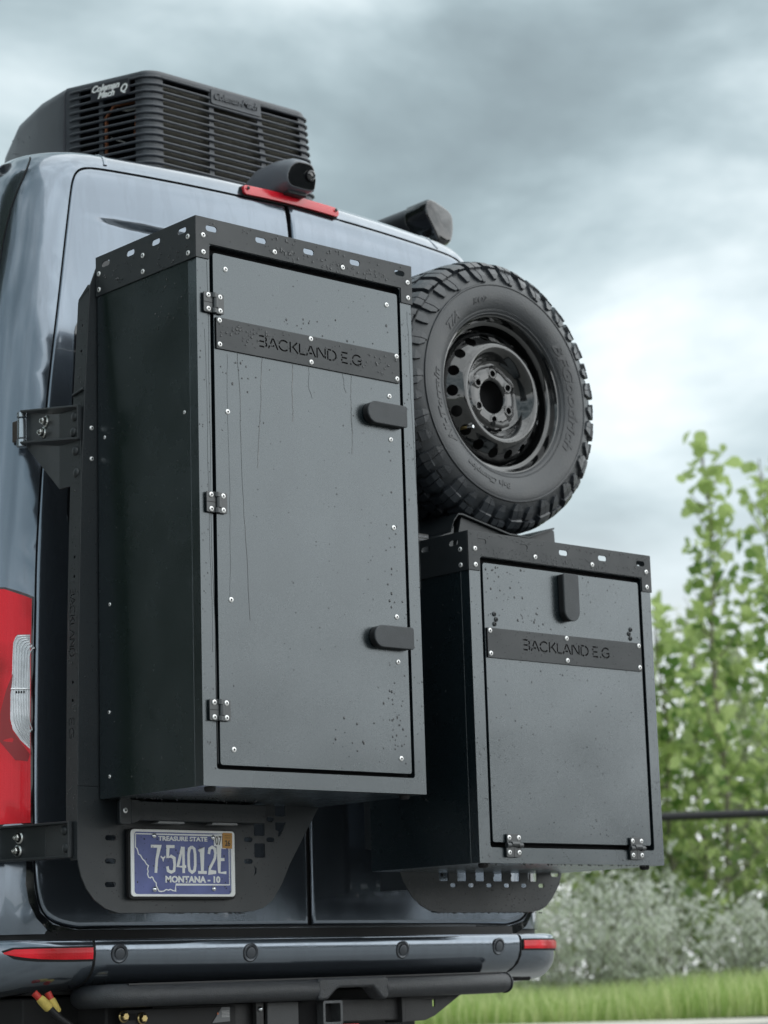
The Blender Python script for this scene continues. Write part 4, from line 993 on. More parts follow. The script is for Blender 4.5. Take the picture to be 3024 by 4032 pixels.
# lower crossbar under the box with end bracket
mb = MB(); mb.box(.078, .458, .352, .4035, -.049, -.004); b1 = mb.build('crossbar', RACKM, lc, bevel=.003)
mb = MB(); mb.prism(rect(.018, .050, -.060, .002, .006, 3), .345, .349, lambda a, b, d: (a, d, b)); mb.box(.0505, .0545, .345, .4035, -.058, -.002); mb.prism([(.055, -.058), (.0775, -.05), (.0775, -.003), (.055, -.002)], .3475, .352, lambda a, b, d: (a, d, b)); mb.build('end_bracket', RACKM, lc, bevel=.0015)
inst('rivet', RIV, lc, (.033, .3447, -.0285))
for x in (.135, .295):
    mb = MB(); mb.prism([(x, -.0545), (x+.082, -.0545), (x+.078, -.0495), (x+.006, -.0495)], .36, .385, lambda a, b, d: (a, d, b)); mb.build('plate_lamp', mat('lamp_strip', (.28, .29, .30), .3), lc, bevel=.001)
drops('water_beads', lc, [s for s in scatter(230, -.04, .60, -.25, -.06, .0008, .0018) if inpoly(s[0], s[1], pl) and not (.07 < s[0] < .39 and s[1] > -.23)], FY(PY-.0002))
drops('water_beads', lc, [(PY+.004+random.random()*.04, z, r) for _, z, r in scatter(170, 0, 1, -.05, 1.2, .0008, .0017)], lambda a, b, h: (fold(b)-.0002-h, a, b))
drops('water_beads', lc, [(random.uniform(fold(z)+.004, -.003), z, r) for _, z, r in scatter(190, 0, 1, -.05, 1.15, .0008, .0018)], FY(PY-.0002))
drops('water_beads', lc, scatter(70, .08, .455, -.045, -.006, .0008, .0017), FY(.3519))
# hinge arms that bolt the frame to the van pillar
def arm(z0, z1, yb, xl, yl, yf, gus, label, nuts, domes, dz):
    t = empty('hinge_arm', (-.09, yb, z0), label, 'hinge bracket', None); xf = fold((z0+z1)/2)-.0045; th = .005
    g_ = gus < z0-.02
    o1 = [(yf, z0-.035), (yf, z1), (yb, z1), (yb, gus), (yf+.042, gus)] if g_ else [(yf, z0), (yf, z1), (yb, z1), (yb, z0)]
    plate('side_plate', o1, [], lambda a, b, h: (xf-h, a, b), th, [RACKM], t, bevel=.001)
    B0 = Vector((xf, yb+.0005, 0)); B1 = Vector((xl, yl, 0)); L = (B1-B0).length; D = (B1-B0)/L; NN = Vector((-D.y, D.x, 0))
    if NN.x > 0: NN = -NN
    mp_ = lambda a, b, h: B0+D*a+NN*h+Vector((0, 0, b+dz*a/L))
    o2 = [(0, gus), (0, z1), (L, z1), (L, z0-.008)] if g_ else [(0, z0), (0, z1), (L, z1), (L, z0)]
    plate('mount_plate', o2, [], mp_, th, [RACKM], t, bevel=.001)
    E = B1+NN*.018; F = Vector((xf, yf, 0))+Vector((-.010, 0, 0))
    for z in (z1-.005, z0):
        mb = MB(); vs = [(B1.x, B1.y, z+dz), (xf-.0005, yb, z), (xf-.0005, yf, z), (F.x, F.y, z), (E.x, E.y, z+dz)]
        mb.v = vs+[(x, y, q+.005) for x, y, q in vs]; n = 5; mb.f = [tuple(range(n)), tuple(range(2*n-1, n-1, -1))]+[(i, (i+1) % n, (i+1) % n+n, i+n) for i in range(n)]; mb.m = [0]*len(mb.f)
        mb.build('rib', RACKM, t, bevel=.0012)
    mb = MB(); mb.box(xf-.0105, xf-.0006, yf-.004, yf+.0005, z0, z1); mb.build('edge_lip', RACKM, t, bevel=.0012)
    for a, z in nuts:
        q = mp_(a*L, z-dz*a, .0005); inst('flange_nut', NUT, t, q, (0, 0, math.atan2(NN.x, -NN.y)))
    dm = dome_mesh(.0118, .006, RACKM)
    for y, z in domes: inst('bolt_head', dm, t, (xf, y, z), R_X)
    hx, hy = B1.x-.004, B1.y+.014; z0 += dz; z1 += dz
    mb = MB(); mb.tube([(hx, hy, z0-.006), (hx, hy, z0+.014)], .0135, 16); mb.tube([(hx, hy, z0+.016), (hx, hy, z1-.018)], .0120, 16); mb.tube([(hx, hy, z1-.016), (hx, hy, z1-.002)], .0130, 16)
    mb.build('hinge_barrel', mat('hinge_metal', (.42, .46, .50), .25, .9), t, bevel=.002, smooth=True)
    mb = MB(); mb.box(hx-.006, hx+.010, hy+.012, hy+.036, z0+.012, z1-.020); mb.build('hinge_tab', mat('dull_bronze', (.12, .10, .09), .4, .5), t, bevel=.002)
    return t
arm(.860, .945, .500, -.0245, .676, .412, .753, 'upper black hinge arm with two shiny nuts bolting the carrier to the van pillar', [(.40, .9375), (.47, .9115)], [(.436, .9215), (.441, .8835), (.433, .836), (.4285, .781)], .042)
arm(-.134, -.050, .530, -.089, .695, .424, -.134, 'lower black hinge arm with two shiny nuts beside the tail lamp and number plate', [(.55, -.0762), (.58, -.1073)], [(.452, -.0695), (.446, -.110)], .004)

rcx = empty('box_carrier', (1.2, .45, -.26), 'black steel carrier frame with square-holed plate under the shorter box', 'carrier frame')
prt = [(.930, -.06), (.934, -.150), (.948, -.182), (.978, -.222), (1.008, -.245), (1.040, -.259), (1.082, -.2635), (1.414, -.263), (1.445, -.259), (1.470, -.249), (1.498, -.225), (1.524, -.191), (1.535, -.165), (1.537, -.14), (1.525, -.06)]
sq = [rect(1.093+i*.066-.0165, 1.093+i*.066+.0165, -.1815, -.1485, .003, 2) for i in range(6)]+[rect(1.093+i*.066-.0165, 1.093+i*.066+.0165, -.130, -.097, .003, 2) for i in range(6)]
so_ = [slot(1.126+i*.0658, -.1925, .021, .0105) for i in range(6)]+[slot(1.510, -.1605, .031, .016)]
plate('lower_plate', prt, sq+so_, FY(PY), .004, [RACKM, BLACK], rcx, bevel=.0008)
mb = MB(); mb.box(1.07, 1.43, PY+.0045, PY+.03, -.263, -.259); mb.box(1.04, 1.06, .41, .60, -.20, .60); mb.box(1.46, 1.48, .41, .60, -.15, .60); mb.box(.86, .90, .406, .45, -.10, 1.10); mb.box(1.42, 1.50, .406, .45, -.05, .62)
mb.build('frame_tube', RACKM, rcx, bevel=.002)
mb = MB(); mb.tube([(WX, .372, WZ), (WX, .60, WZ)], .035, 20); mb.box(WX-.10, WX+.10, .56, .60, .60, WZ+.10); mb.box(.90, WX+.1, .565, .595, .82, .90); mb.build('wheel_mount', RACKM, rcx, bevel=.003)
for i in (0, 3, 4): inst('bolt_head', dome_mesh(.005, .003, RACKM), rcx, (1.093+i*.066+(.012 if i == 0 else 0), PY+.02, -.165))
drops('water_beads', rcx, [s for s in scatter(320, .95, 1.53, -.26, -.17, .0009, .002) if inpoly(s[0], s[1], prt) and not any(inpoly(s[0], s[1], q) for q in sq+so_)], FY(PY-.0002))
mb = MB()
for _ in range(46):
    x = random.uniform(1.05, 1.46); r = random.uniform(.0014, .0026); mb.lathe([(r, 0), (r*.9, r), (.0001, r*1.6)], (x, PY+.003, -.2635), (0, 0, -1), 6)
for _ in range(30):
    x = random.uniform(.2, .45); r = random.uniform(.0014, .0024); mb.lathe([(r, 0), (r*.9, r), (.0001, r*1.6)], (x, PY+.003, -.262), (0, 0, -1), 6)
o = mb.build('hanging_drops', WATER, rcx, smooth=True); o['kind'] = 'stuff'

# wheel cradle: bent sheet under the tyre
cr_ = empty('wheel_cradle', (1.27, .4, .67), 'bent black sheet cradle under the spare tyre on top of the shorter box', 'wheel cradle')
Yc = .295; c3 = [(1.060, .735), (1.072, .765), (1.090, .786), (1.105, .787), (1.279, .751), (1.352, .749), (1.455, .785)]
def sheet(L, y0, y1, th, name, parent):
    up = L; dn = [(a, b-th) for a, b in L]; mb = MB(); mb.prism(up+dn[::-1], y0, y1, lambda a, b, d: (a, d, b)); return mb.build(name, RACKM, parent, bevel=.001)
sheet(c3, Yc, .56, .005, 'cradle_sheet', cr_)
mb = MB(); mb.prism([(1.02, .664), (1.075, .664), (1.085, .775), (1.062, .732), (1.02, .715)], Yc+.012, .55, lambda a, b, d: (a, d, b)); mb.prism([(1.08, .664), (1.46, .664), (1.468, .745), (1.466, .778), (1.455, .783), (1.352, .7435), (1.279, .7455), (1.11, .78)], Yc+.012, .55, lambda a, b, d: (a, d, b))
mb.prism([(.86, .664), (1.019, .664), (1.019, .712), (.90, .76), (.86, .78)], .34, .55, lambda a, b, d: (a, d, b)); mb.build('cradle_bracket', RACKM, cr_, bevel=.002)
st_ = plate('maker_sticker', rect(1.0-.035+.012, 1.0+.012+.004, .705, .726), [], FY(.337), .001, [mat('sticker_black', (.02, .02, .02), .4)], cr_)
text_mb('BACKLAND', .0085, lambda a, b, h: (.979+a, .3365-h, .716+b), th=.0003, sx=.82, shear=.2).build('sticker_text', mat('sticker_grey', (.35, .36, .38), .4), st_)
text_mb('EXPEDITION GEAR', .0050, lambda a, b, h: (.979+a, .3365-h, .709+b), th=.0003, sx=.75, shear=.2).build('sticker_text', mat('sticker_grey', (.35, .36, .38), .4), st_)

# ================================================================== NUMBER PLATE
np_ = empty('license_plate', (.23, .385, -.2245), 'blue Montana license plate in a white frame on the lower carrier plate', 'license plate')
X0, X1, Z0, Z1 = .0762, .3832, -.2245, -.0675
PU = lambda u: X0+(u-328)/657*(X1-X0); PV = lambda v: Z1-(v-350)/405*(Z1-Z0)
mb = MB(); mb.prism(rect(X0-.004, X1+.005, Z0-.006, Z1+.002, .010, 4), .388, .4, lambda a, b, d: (a, d, b)); mb.build('plate_holder', GAPM, np_, bevel=.002)
fr = plate('plate_frame', rect(X0, X1, Z0, Z1, .009, 5), [rect(PU(348), PU(960), PV(740), PV(366), .008, 4)], FY(.3835), .004, [WHITEP], np_, bevel=.0012)
plate('plate_face', rect(PU(345), PU(963), PV(743), PV(363), .006, 3), [], FY(.3860), .0015, [mat('plate_blue', (.105, .13, .34), .4, coat=.3, var=.18, vscale=20)], np_)
fp = FY(.3860)
def prt_(polys, name, m, h=.0008, parent=np_, ribbon=False):
    mb = MB()
    for pi_, p in enumerate(polys):
        h = h+.0002*(pi_ > 0)
        if ribbon:
            k = len(p)//2; q = p[::-1]
            for i in range(k-1): mb.prism([p[i], p[i+1], p[2*k-2-i], p[2*k-1-i]], .0001, h, lambda a, b, d: fp(a, b, d))
        else: mb.prism(p, 0.0001, h, lambda a, b, d: fp(a, b, d))
    return mb.build(name, m, parent)
def PT_(L): return [(PU(a), PV(b)) for a, b in L]
outl = [(357, 376), (357, 460), (366, 466), (372, 484), (375, 500), (388, 508), (400, 530), (414, 542), (424, 560), (436, 570), (430, 588), (434, 604), (430, 620), (437, 640), (448, 643), (456, 636), (462, 640), (468, 656), (475, 665), (483, 672), (484, 690), (492, 706), (500, 722), (515, 724), (530, 722), (545, 712), (560, 716), (572, 711), (586, 718), (603, 722), (606, 682), (950, 682), (950, 378), (357, 378)]
prt_(strokes([PT_(outl)], .0026), 'state_outline', WHITEP, ribbon=True)
def glyph(pl, x0, wd, z0=612, z1=447, st=.0072): return strokes([[(PU(x0+a*wd), PV(z0+(z1-z0)*b)) for a, b in l] for l in pl], st)
G = {'7': [[(0, .97), (.92, .97), (.62, .5), (.5, .0)]],
 '5': [[(.9, .97), (.16, .97), (.12, .56), (.5, .62), (.85, .55), (.9, .3), (.82, .08), (.5, .03), (.16, .08), (.08, .24)]],
 '4': [[(.72, 0), (.72, .97)], [(.60, .97), (.08, .24), (.98, .24)]],
 '0': [[(.5, .97), (.2, .90), (.1, .7), (.1, .3), (.2, .1), (.5, .03), (.8, .1), (.9, .3), (.9, .7), (.8, .9), (.5, .97)]],
 '1': [[(.1, .82), (.5, .95), (.5, .03)], [(.0, .03), (1, .03)]],
 '2': [[(.08, .72), (.18, .92), (.5, .98), (.82, .92), (.9, .74), (.8, .55), (.2, .2), (.1, .04), (.95, .04)]],
 'E': [[(.92, .97), (.14, .97), (.14, .03), (.95, .03)], [(.14, .52), (.75, .52)]]}
dg_ = []
for ch, a, b in (('7', 452, 58), ('5', 549, 56), ('4', 614, 58), ('0', 683, 52), ('1', 748, 54), ('2', 814, 52), ('E', 876, 56)): dg_.append(prt_(glyph(G[ch], a, b), 'plate_character', WHITEP, .0012, ribbon=True))
prt_([PT_([(512, 512), (517, 508), (520, 516), (535, 516), (538, 508), (543, 512), (540, 522), (534, 524), (531, 536), (528, 546), (525, 536), (521, 524), (515, 522)])], 'cow_skull_emblem', WHITEP)
def ptext(txt, u0, u1, v, sz, m, name, off=.0004, h=.0008, y=.386, parent=np_):
    f = text_mb(txt, sz, lambda a, b, hh: (a, b, hh), th=h, offset=off); xs = [q[0] for q in f.v]; k = (PU(u1)-PU(u0))/(max(xs)-min(xs)); mn = min(xs)
    f.v = [(PU(u0)+(q[0]-mn)*k, y-q[2], PV(v)+q[1]) for q in f.v]; f.build(name, m, parent)
ptext('TREASURE STATE', 499, 810, 416, .0145, WHITEP, 'plate_lettering', .0005)
ptext('MONTANA - 10', 541, 890, 668, .0205, WHITEP, 'plate_lettering', .0009)
s1 = prt_([PT_([(852, 372), (904, 368), (904, 448), (852, 444)])], 'month_sticker', WHITEP, .0016)
ptext('07', 860, 900, 436, .0300, mat('print_black', (.02, .02, .02), .5), 'sticker_digits', .0002, .0004, .3843, s1)
s2 = prt_([PT_([(908, 360), (968, 362), (966, 459), (905, 455)])], 'year_sticker', mat('sticker_orange', (.55, .28, .06), .45), .0030)
ptext('26', 920, 954, 441, .0185, mat('print_black', (.02, .02, .02), .5), 'sticker_digits', .0004, .0004, .3829, s2)
for vv in (378, 391): prt_([PT_([(918, vv), (956, vv), (956, vv+2), (918, vv+2)])], 'sticker_line', mat('print_black', (.02, .02, .02), .5), .0033, s2)
for u, v in ((472, 388), (846, 392), (472, 711), (847, 706)):
    inst('screw', dome_mesh(.0065, .0042, CHROME, 'screw'), np_, (PU(u), .3845, PV(v)))
drops('water_beads', np_, [s for s in scatter(75, PU(352), PU(955), PV(735), PV(370), .0009, .0020)], FY(.3858))

# ================================================================== STEP BAR, HITCH, CONNECTORS
sb = empty('step_bar', (.83, .55, -.48), 'thick textured black step bar running below the rear bumper with a notch at its middle', 'step bar')
Yt = .555; zt2 = -.4515
mb = MB(); R0 = .0275
mb.tube([(.150, .70, zt2-.002), (.130, .66, zt2-.002), (.126, .615, zt2-.001), (.140, .578, zt2), (.175, Yt+.003, zt2), (.24, Yt, zt2), (.5, Yt, zt2+.001), (.762, Yt, zt2+.001)], R0, 24)
mb.tube([(.995, Yt, zt2+.001), (1.30, Yt, zt2+.002), (1.425, Yt, zt2+.003), (1.452, Yt+.006, zt2+.003)], [R0, R0, R0, R0*.93], 24)
t_ = mb.build('tube', TUBEM, sb, smooth=True)
mb = MB(); mb.prism([(.760, -.425), (.775, -.4235), (.985, -.4225), (1.0, -.4235), (1.0, -.477), (.985, -.482), (.973, -.476), (.945, -.4485), (.835, -.4485), (.822, -.452), (.79, -.478), (.76, -.479)], Yt-.0268, Yt+.0268, lambda a, b, d: (a, d, b)); mb.build('centre_notch', TUBEM, sb, bevel=.008, seg=3)
mb = MB(); mb.lathe([(.0285, 0), (.0285, .004), (.0001, .005)], (1.452, Yt+.006, zt2+.003), (1, .2, 0), 24); mb.build('end_disc', TUBEM, sb, smooth=True)
mb = MB(); mb.prism([(.18, -.428), (1.40, -.424), (1.43, -.421), (1.43, -.4185), (.18, -.4225)], Yt-.012, .64, lambda a, b, d: (a, d, b)); mb.build('top_plate', mat('step_top', (.02, .02, .022), .35), sb, bevel=.002)
hb = empty('tow_hitch', (.84, .60, -.54), 'dark receiver hitch with square tube opening under the middle of the step bar', 'tow hitch')
HM = mat('hitch_black', (.022, .022, .023), .45, bump=.4, bscale=300, var=.3, vscale=20)
mb = MB(); mb.box(.30, 1.115, .615, .675, -.537, -.478); mb.build('cross_beam', HM, hb, bevel=.004)
def ring_(x0, x1, z0, z1, t, y0, y1, nm, m):
    plate(nm, rect(x0, x1, z0, z1, .005, 3), [rect(x0+t, x1-t, z0+t, z1-t, .003, 3)], FY(y0), y1-y0, [m], hb, bevel=.001)
ring_(.812, .878, -.542, -.480, .0075, .575, .66, 'receiver_tube', mat('worn_grey_metal', (.11, .115, .12), .4, .4, var=.3, vscale=30))
mb = MB(); mb.box(.815, .875, .64, .645, -.54, -.482); mb.build('receiver_back', BLACK, hb)
mb = MB(); mb.box(.745, .811, .600, .614, -.56, -.480); mb.build('gusset', BLACK, hb, bevel=.001)
mb = MB(); mb.box(.640, .742, .590, .602, -.62, -.479); mb.build('hitch_plate', mat('hitch_plate_grey', (.05, .052, .055), .45, bump=.3, bscale=300), hb, bevel=.002)
mb = MB(); mb.box(.604, .628, .590, .606, -.62, -.478); mb.build('rail', HM, hb, bevel=.002)
inst('bolt_head', dome_mesh(.007, .006, CHROME), hb, (.616, .589, -.495)); inst('bolt_head', dome_mesh(.006, .005, CHROME), hb, (.612, .589, -.54))
plate('side_gusset', [(1.118, -.478), (1.330, -.474), (1.305, -.487), (1.262, -.510), (1.225, -.530), (1.19, -.541), (1.118, -.543)], [slot(1.222, -.497, .009, .020)], FY(.600), .006, [HM], hb, bevel=.001)
mb = MB(); mb.box(1.105, 1.117, .598, .67, -.545, -.478); mb.build('beam_end', HM, hb, bevel=.002)
mb = MB(); mb.box(.20, .55, .605, .612, -.60, -.485); hp = mb.build('mount_panel', UND, hb, bevel=.002)
for x, z in ((.166+.05, -.500), (.222+.05, -.506)):
    pass
for x, z in ((.2035, -.5005), (.2585, -.5065)):
    mb = MB(); mb.lathe([(.0145, 0), (.0145, .002), (.012, .004)], (x, .600, z), (0, -1, 0), 20); mb.lathe([(.0098, .003), (.0098, .010), (.008, .012), (.0001, .012)], (x, .600, z), (0, -1, 0), 6); mb.build('zinc_bolt', BRASSY, hb)
mb = MB(); mb.box(.222, .240, .601, .604, -.510, -.495); mb.build('square_hole', BLACK, hb)
lbp = plate('warning_label', [(.475, -.525), (.53, -.522), (.53, -.487), (.505, -.487)], [], FY(.603), .001, [mat('label_grey', (.16, .165, .17), .5)], hb)
mb = MB()
for i in range(5): mb.box(.503, .527, .6015, .6018, -.4975-i*.0035, -.496-i*.0035)
mb.build('label_print', mat('label_ink', (.5, .5, .5), .5), lbp)
mb = MB(); mb.prism([(.488, -.504), (.494, -.504), (.491, -.499)], .6012, .6018, lambda a, b, d: (a, d, b)); mb.build('label_mark', mat('label_orange', (.6, .15, .04), .5), lbp)
wl = empty('warning_sign', (.92, .63, -.58), 'small white warning label under the hitch receiver', 'label')
plate('label_sheet', rect(.885, .963, -.60, -.542), [], FY(.612), .001, [WHITEP], wl); plate('red_border', rect(.885, .963, -.5455, -.542), [], FY(.6105), .001, [RED], wl)
text_mb('Weight distributing', .006, lambda a, b, h: (.905+a, .6105-h, -.5525+b), th=.0004).build('label_text', mat('print_black', (.02, .02, .02), .5), wl)
for i, (dx, lab) in enumerate(((0, 'left yellow-sleeved cable plug with red cap under the left bumper corner'), (.042, 'right yellow-sleeved cable plug beside the bumper corner'))):
    c = empty('cable_plug', (.0+dx, .62, -.47), lab, 'cable plug')
    A = Vector((-.012+dx*.9, .66, -.438)); D = Vector((.045, -.02, -.05)) if i == 0 else Vector((.018, -.01, -.045)); D = D.normalized()
    mb = MB(); mb.tube([A, A+D*.018], .0085, 12); mb.build('red_cap', mat('plug_red', (.45, .03, .02), .5), c, smooth=True)
    mb = MB(); mb.tube([A+D*.018, A+D*.026, A+D*.050, A+D*.054], [.010, .0115, .0125, .010], 12); mb.build('yellow_sleeve', mat('plug_yellow', (.55, .42, .10), .7, var=.25, vscale=60, bump=.6, bscale=400), c, smooth=True)
    mb = MB(); P = A+D*.054; L = [P, P+D*.03, P+D*.06+Vector((.01, 0, 0)), P+D*.09+Vector((.03, .02, -.005)), P+D*.12+Vector((.07, .05, -.01))]; mb.tube(L, .0085, 10)
    mb.build('corrugated_conduit', GAPM, c, smooth=True)
# ================================================================== GROUND AND BACKGROUND
BYAW = math.radians(48); BF_ = Vector((SIN(BYAW), COS(BYAW), 0)); BR_ = Vector((COS(BYAW), -SIN(BYAW), 0)); BO = Vector((CAMP.x, CAMP.y, 0))
def W(d, s, z=0): return BO+BF_*d+BR_*s+Vector((0, 0, z))
GZ = -1.125
def gz(d): return GZ + .30*sst(9, 18.6, d)    # the lot rises gently to its kerb
GB = -.80                                       # grass level behind the kerb
def gzg(d, s=0): return GB+.05*sst(19, 24, d)+.03*SIN(s*.9)
mb = MB(); nd = [-60, -30, -12, -4, 0, 3, 6, 9]+[9.6+i*.6 for i in range(16)]; ns = [-60, -30, -14, -6, 0, 6, 14, 30, 60]
for d in nd:
    for s in ns: mb.v.append(tuple(W(d, s, gz(d))))
for i in range(len(nd)-1):
    for j in range(len(ns)-1): k = len(ns); mb.f.append((i*k+j, i*k+j+1, (i+1)*k+j+1, (i+1)*k+j)); mb.m.append(0)
g = mb.build('pavement', mat('wet_gravel_asphalt', (.17, .165, .155), .55, var=.35, vscale=1.5, bump=.5, bscale=60), smooth=True); tag(g, kind='structure')
mb = MB(); mb.prism([(18.0, GB-.22), (19.0, GB-.20), (19.0, GB-.01), (18.98, GB), (18.02, GB-.005), (18.0, GB-.02)], -60, 60, lambda a, b, d: tuple(W(a, d, b)))
g = mb.build('kerb', mat('pale_concrete', (.66, .63, .56), .8, var=.12, vscale=4), bevel=.01); tag(g, kind='structure')
mb = MB(); nd = [19.001, 20, 21, 22, 24, 27, 30, 36, 50, 80, 160, 400]; ns = [-300, -60, -20, -10]+[i*1.0 for i in range(-9, 10)]+[20, 60, 300]
for d in nd:
    for s in ns: mb.v.append(tuple(W(d, s, gzg(d, s)-.01)))
for i in range(len(nd)-1):
    for j in range(len(ns)-1): k = len(ns); mb.f.append((i*k+j, i*k+j+1, (i+1)*k+j+1, (i+1)*k+j)); mb.m.append(0)
g = mb.build('ground', mat('soil_and_thatch', (.07, .09, .035), .9, var=.4, vscale=3), smooth=True); tag(g, kind='structure')
# surrounding terrain out to the horizon, a little below the lot
mb = MB(); mb.v = [tuple(W(a, b, GZ-.12)) for a, b in ((-600, -600), (600, -600), (600, 600), (-600, 600))]; mb.f = [(0, 1, 2, 3)]; mb.m = [0]
g = mb.build('terrain', mat('rough_grass_field', (.09, .12, .05), .95, var=.3, vscale=.3)); tag(g, kind='structure')

def leafmat(name, a, b, trans=.35, rough=.5):
    """leaf colour differs from leaf to leaf"""
    m = bpy.data.materials.new(name); m.use_nodes = True; t = m.node_tree; p = t.nodes['Principled BSDF']; p.inputs['Roughness'].default_value = rough; p.inputs['Specular IOR Level'].default_value = .4
    gi = t.nodes.new('ShaderNodeNewGeometry'); cr = t.nodes.new('ShaderNodeValToRGB'); cr.color_ramp.elements[0].color = (*a, 1); cr.color_ramp.elements[1].color = (*b, 1)
    t.links.new(gi.outputs['Random Per Island'], cr.inputs[0]); t.links.new(cr.outputs[0], p.inputs['Base Color'])
    tr = t.nodes.new('ShaderNodeBsdfTranslucent'); t.links.new(cr.outputs[0], tr.inputs['Color']); mx = t.nodes.new('ShaderNodeMixShader'); mx.inputs[0].default_value = trans
    t.links.new(p.outputs[0], mx.inputs[1]); t.links.new(tr.outputs[0], mx.inputs[2]); t.links.new(mx.outputs[0], t.nodes['Material Output'].inputs['Surface']); return m
def leafgeo(nL, P, size, flat=.0, shape='heart', up=.3):
    """numpy leaves: P (n,3) centres -> vertices and faces of bent leaves"""
    rs = np.random.RandomState(nL % 9973)
    n = len(P); base = {'heart': np.array([(0, -.5), (.36, -.28), (.42, 0), (.2, .3), (0, .6), (-.2, .3), (-.42, 0), (-.36, -.28)]), 'lance': np.array([(0, -.5), (.16, -.1), (.13, .2), (0, .6), (-.13, .2), (-.16, -.1)])}[shape]
    a = rs.normal(size=(n, 3)); a[:, 2] -= up; a /= np.linalg.norm(a, axis=1)[:, None]       # tip direction
    b = rs.normal(size=(n, 3)); b -= (a*b).sum(1)[:, None]*a; b /= np.linalg.norm(b, axis=1)[:, None]
    c = np.cross(a, b); sz = size*(.65+.7*rs.rand(n))[:, None]
    V = []
    for x, y in base: V.append(P+sz*(b*x+a*y+c*(abs(x)*.25)))
    k = len(base); V = np.stack(V, 1).reshape(-1, 3)
    F = [tuple(range(i*k, i*k+k)) for i in range(n)]
    return V, F
def leafobj(name, V, F, m, parent=None):
    me = bpy.data.meshes.new(name); me.from_pydata(V.tolist() if hasattr(V, 'tolist') else V, [], F); me.materials.append(m); o = bpy.data.objects.new(name, me); link(o, parent); return o
ASP = leafmat('aspen_leaf', (.12, .24, .05), (.72, .84, .36), .62)
ASPD = leafmat('aspen_leaf_deep', (.18, .27, .11), (.80, .88, .56), .6)
GRS = leafmat('grass_blade', (.32, .50, .12), (.88, .92, .52), .55)
SIL = leafmat('silver_leaf', (.62, .68, .52), (1, 1, .97), .45, .6)
OLV = leafmat('willow_leaf', (.22, .28, .15), (.88, .90, .68), .6)
BARK = mat('aspen_bark', (.20, .19, .13), .8, var=.3, vscale=20)
rs = np.random.RandomState(5)
def aspen(d, s, H, spread, nl, label, top=60, lean=0, seed=1, m=ASP, size=.118):
    R = random.Random(seed); r_ = np.random.RandomState(seed); z0 = gzg(d, s)
    t = empty('aspen_tree', W(d, s, z0), label, 'tree', 'young aspens behind the fence')
    tr = MB(); pts = [W(d, s+lean*(q/8)**1.5+.04*SIN(q*1.7+seed), z0+H*q/8) for q in range(9)]; tr.tube(pts, [.030*(1-.9*q/8)+.003 for q in range(9)], 7)
    tr.build('trunk', BARK, t, smooth=True)
    br = MB(); C = []; T = []
    nb = int(H*9)
    for i in range(nb):
        q = .10+.88*i/nb; z = z0+H*q; L = spread*(1.05-q)**.75*R.uniform(.5, 1.15)*(1 if q > .2 else .8); a = R.uniform(0, 2*PI); p0 = W(d, s+lean*q**1.5, z); v = Vector((COS(a), SIN(a), R.uniform(.7, 1.3))).normalized()
        P = [p0, p0+v*L*.5, p0+v*L*.8+Vector((0, 0, L*.12)), p0+v*L+Vector((0, 0, L*.22))]; br.tube(P, [.010, .007, .004, .002], 4)
        k = int(nl/nb*R.uniform(.7, 1.3)*(1.2-q*.6)*(.55 if q > .8 else 1))
        for _ in range(k):
            u = R.random()**.7; pp = P[0].lerp(P[3], u); C.append((pp.x+R.uniform(-.2, .2), pp.y+R.uniform(-.2, .2), pp.z+R.uniform(-.18, .18), q))
    br.build('branch', BARK, t)
    C = np.array(C); C = C[C[:, 3].argsort()]; low = C[:-top, :3]; hi = C[-top:, :3]
    V, F = leafgeo(len(low)+seed, low, size, shape='heart', up=.5); o = leafobj('crown', V, F, m, t); o['kind'] = 'stuff'
    hi = hi.copy()
    V, F = leafgeo(seed+77, hi, size*1.25, shape='heart', up=.5)
    for i in range(len(hi)):
        c = hi[i]; vv = V[i*8:i*8+8]-c; o = leafobj('leaf', vv, [tuple(range(8))], m, t); o.location = c
    return t
# distances: fence 20 m, silver shrubs 21.5-23 m, aspens 22-26 m
aspen(22.2, .70, 5.35, .85, 850, 'tallest aspen, its leafy tip highest above the fence rail', 70, 0, 3)
aspen(22.6, 1.28, 5.20, .85, 850, 'aspen at the right edge, slightly shorter than the tallest one', 60, .0, 4)
aspen(23.0, .22, 3.9, .8, 800, 'shorter aspen with sparse twigs beside the right side of the shorter box', 40, -.05, 5)
aspen(24.5, 1.0, 3.7, 1.1, 650, 'dense mid-height aspen filling the gap between the two tallest', 10, 0, 6, ASPD)
aspen(24.5, -.15, 3.0, 1.0, 1200, 'low bushy aspen partly hidden by the shorter box', 10, 0, 7, ASPD)
aspen(25.0, 1.75, 4.3, 1.2, 1100, 'dense aspen just beyond the right edge aspen', 10, 0, 8, ASPD)
for i, (d, s, H) in enumerate(((24.5, 3.2, 5.2), (24.0, 4.9, 4.6), (25, -1.9, 3.8))):
    aspen(d, s, H, 1.2, 1100, ('young aspen standing outside the picture to the right', 'second young aspen outside the picture to the right', 'young aspen behind the spare wheel and boxes')[i], 2, 0, 20+i)
aspen(23.6, .50, 3.8, 1.0, 600, 'leafy young aspen with light foliage between the box and the tallest aspen', 20, 0, 9)
aspen(23.4, -.35, 3.3, .9, 1000, 'short light green aspen half hidden by the edge of the shorter box', 15, 0, 10)
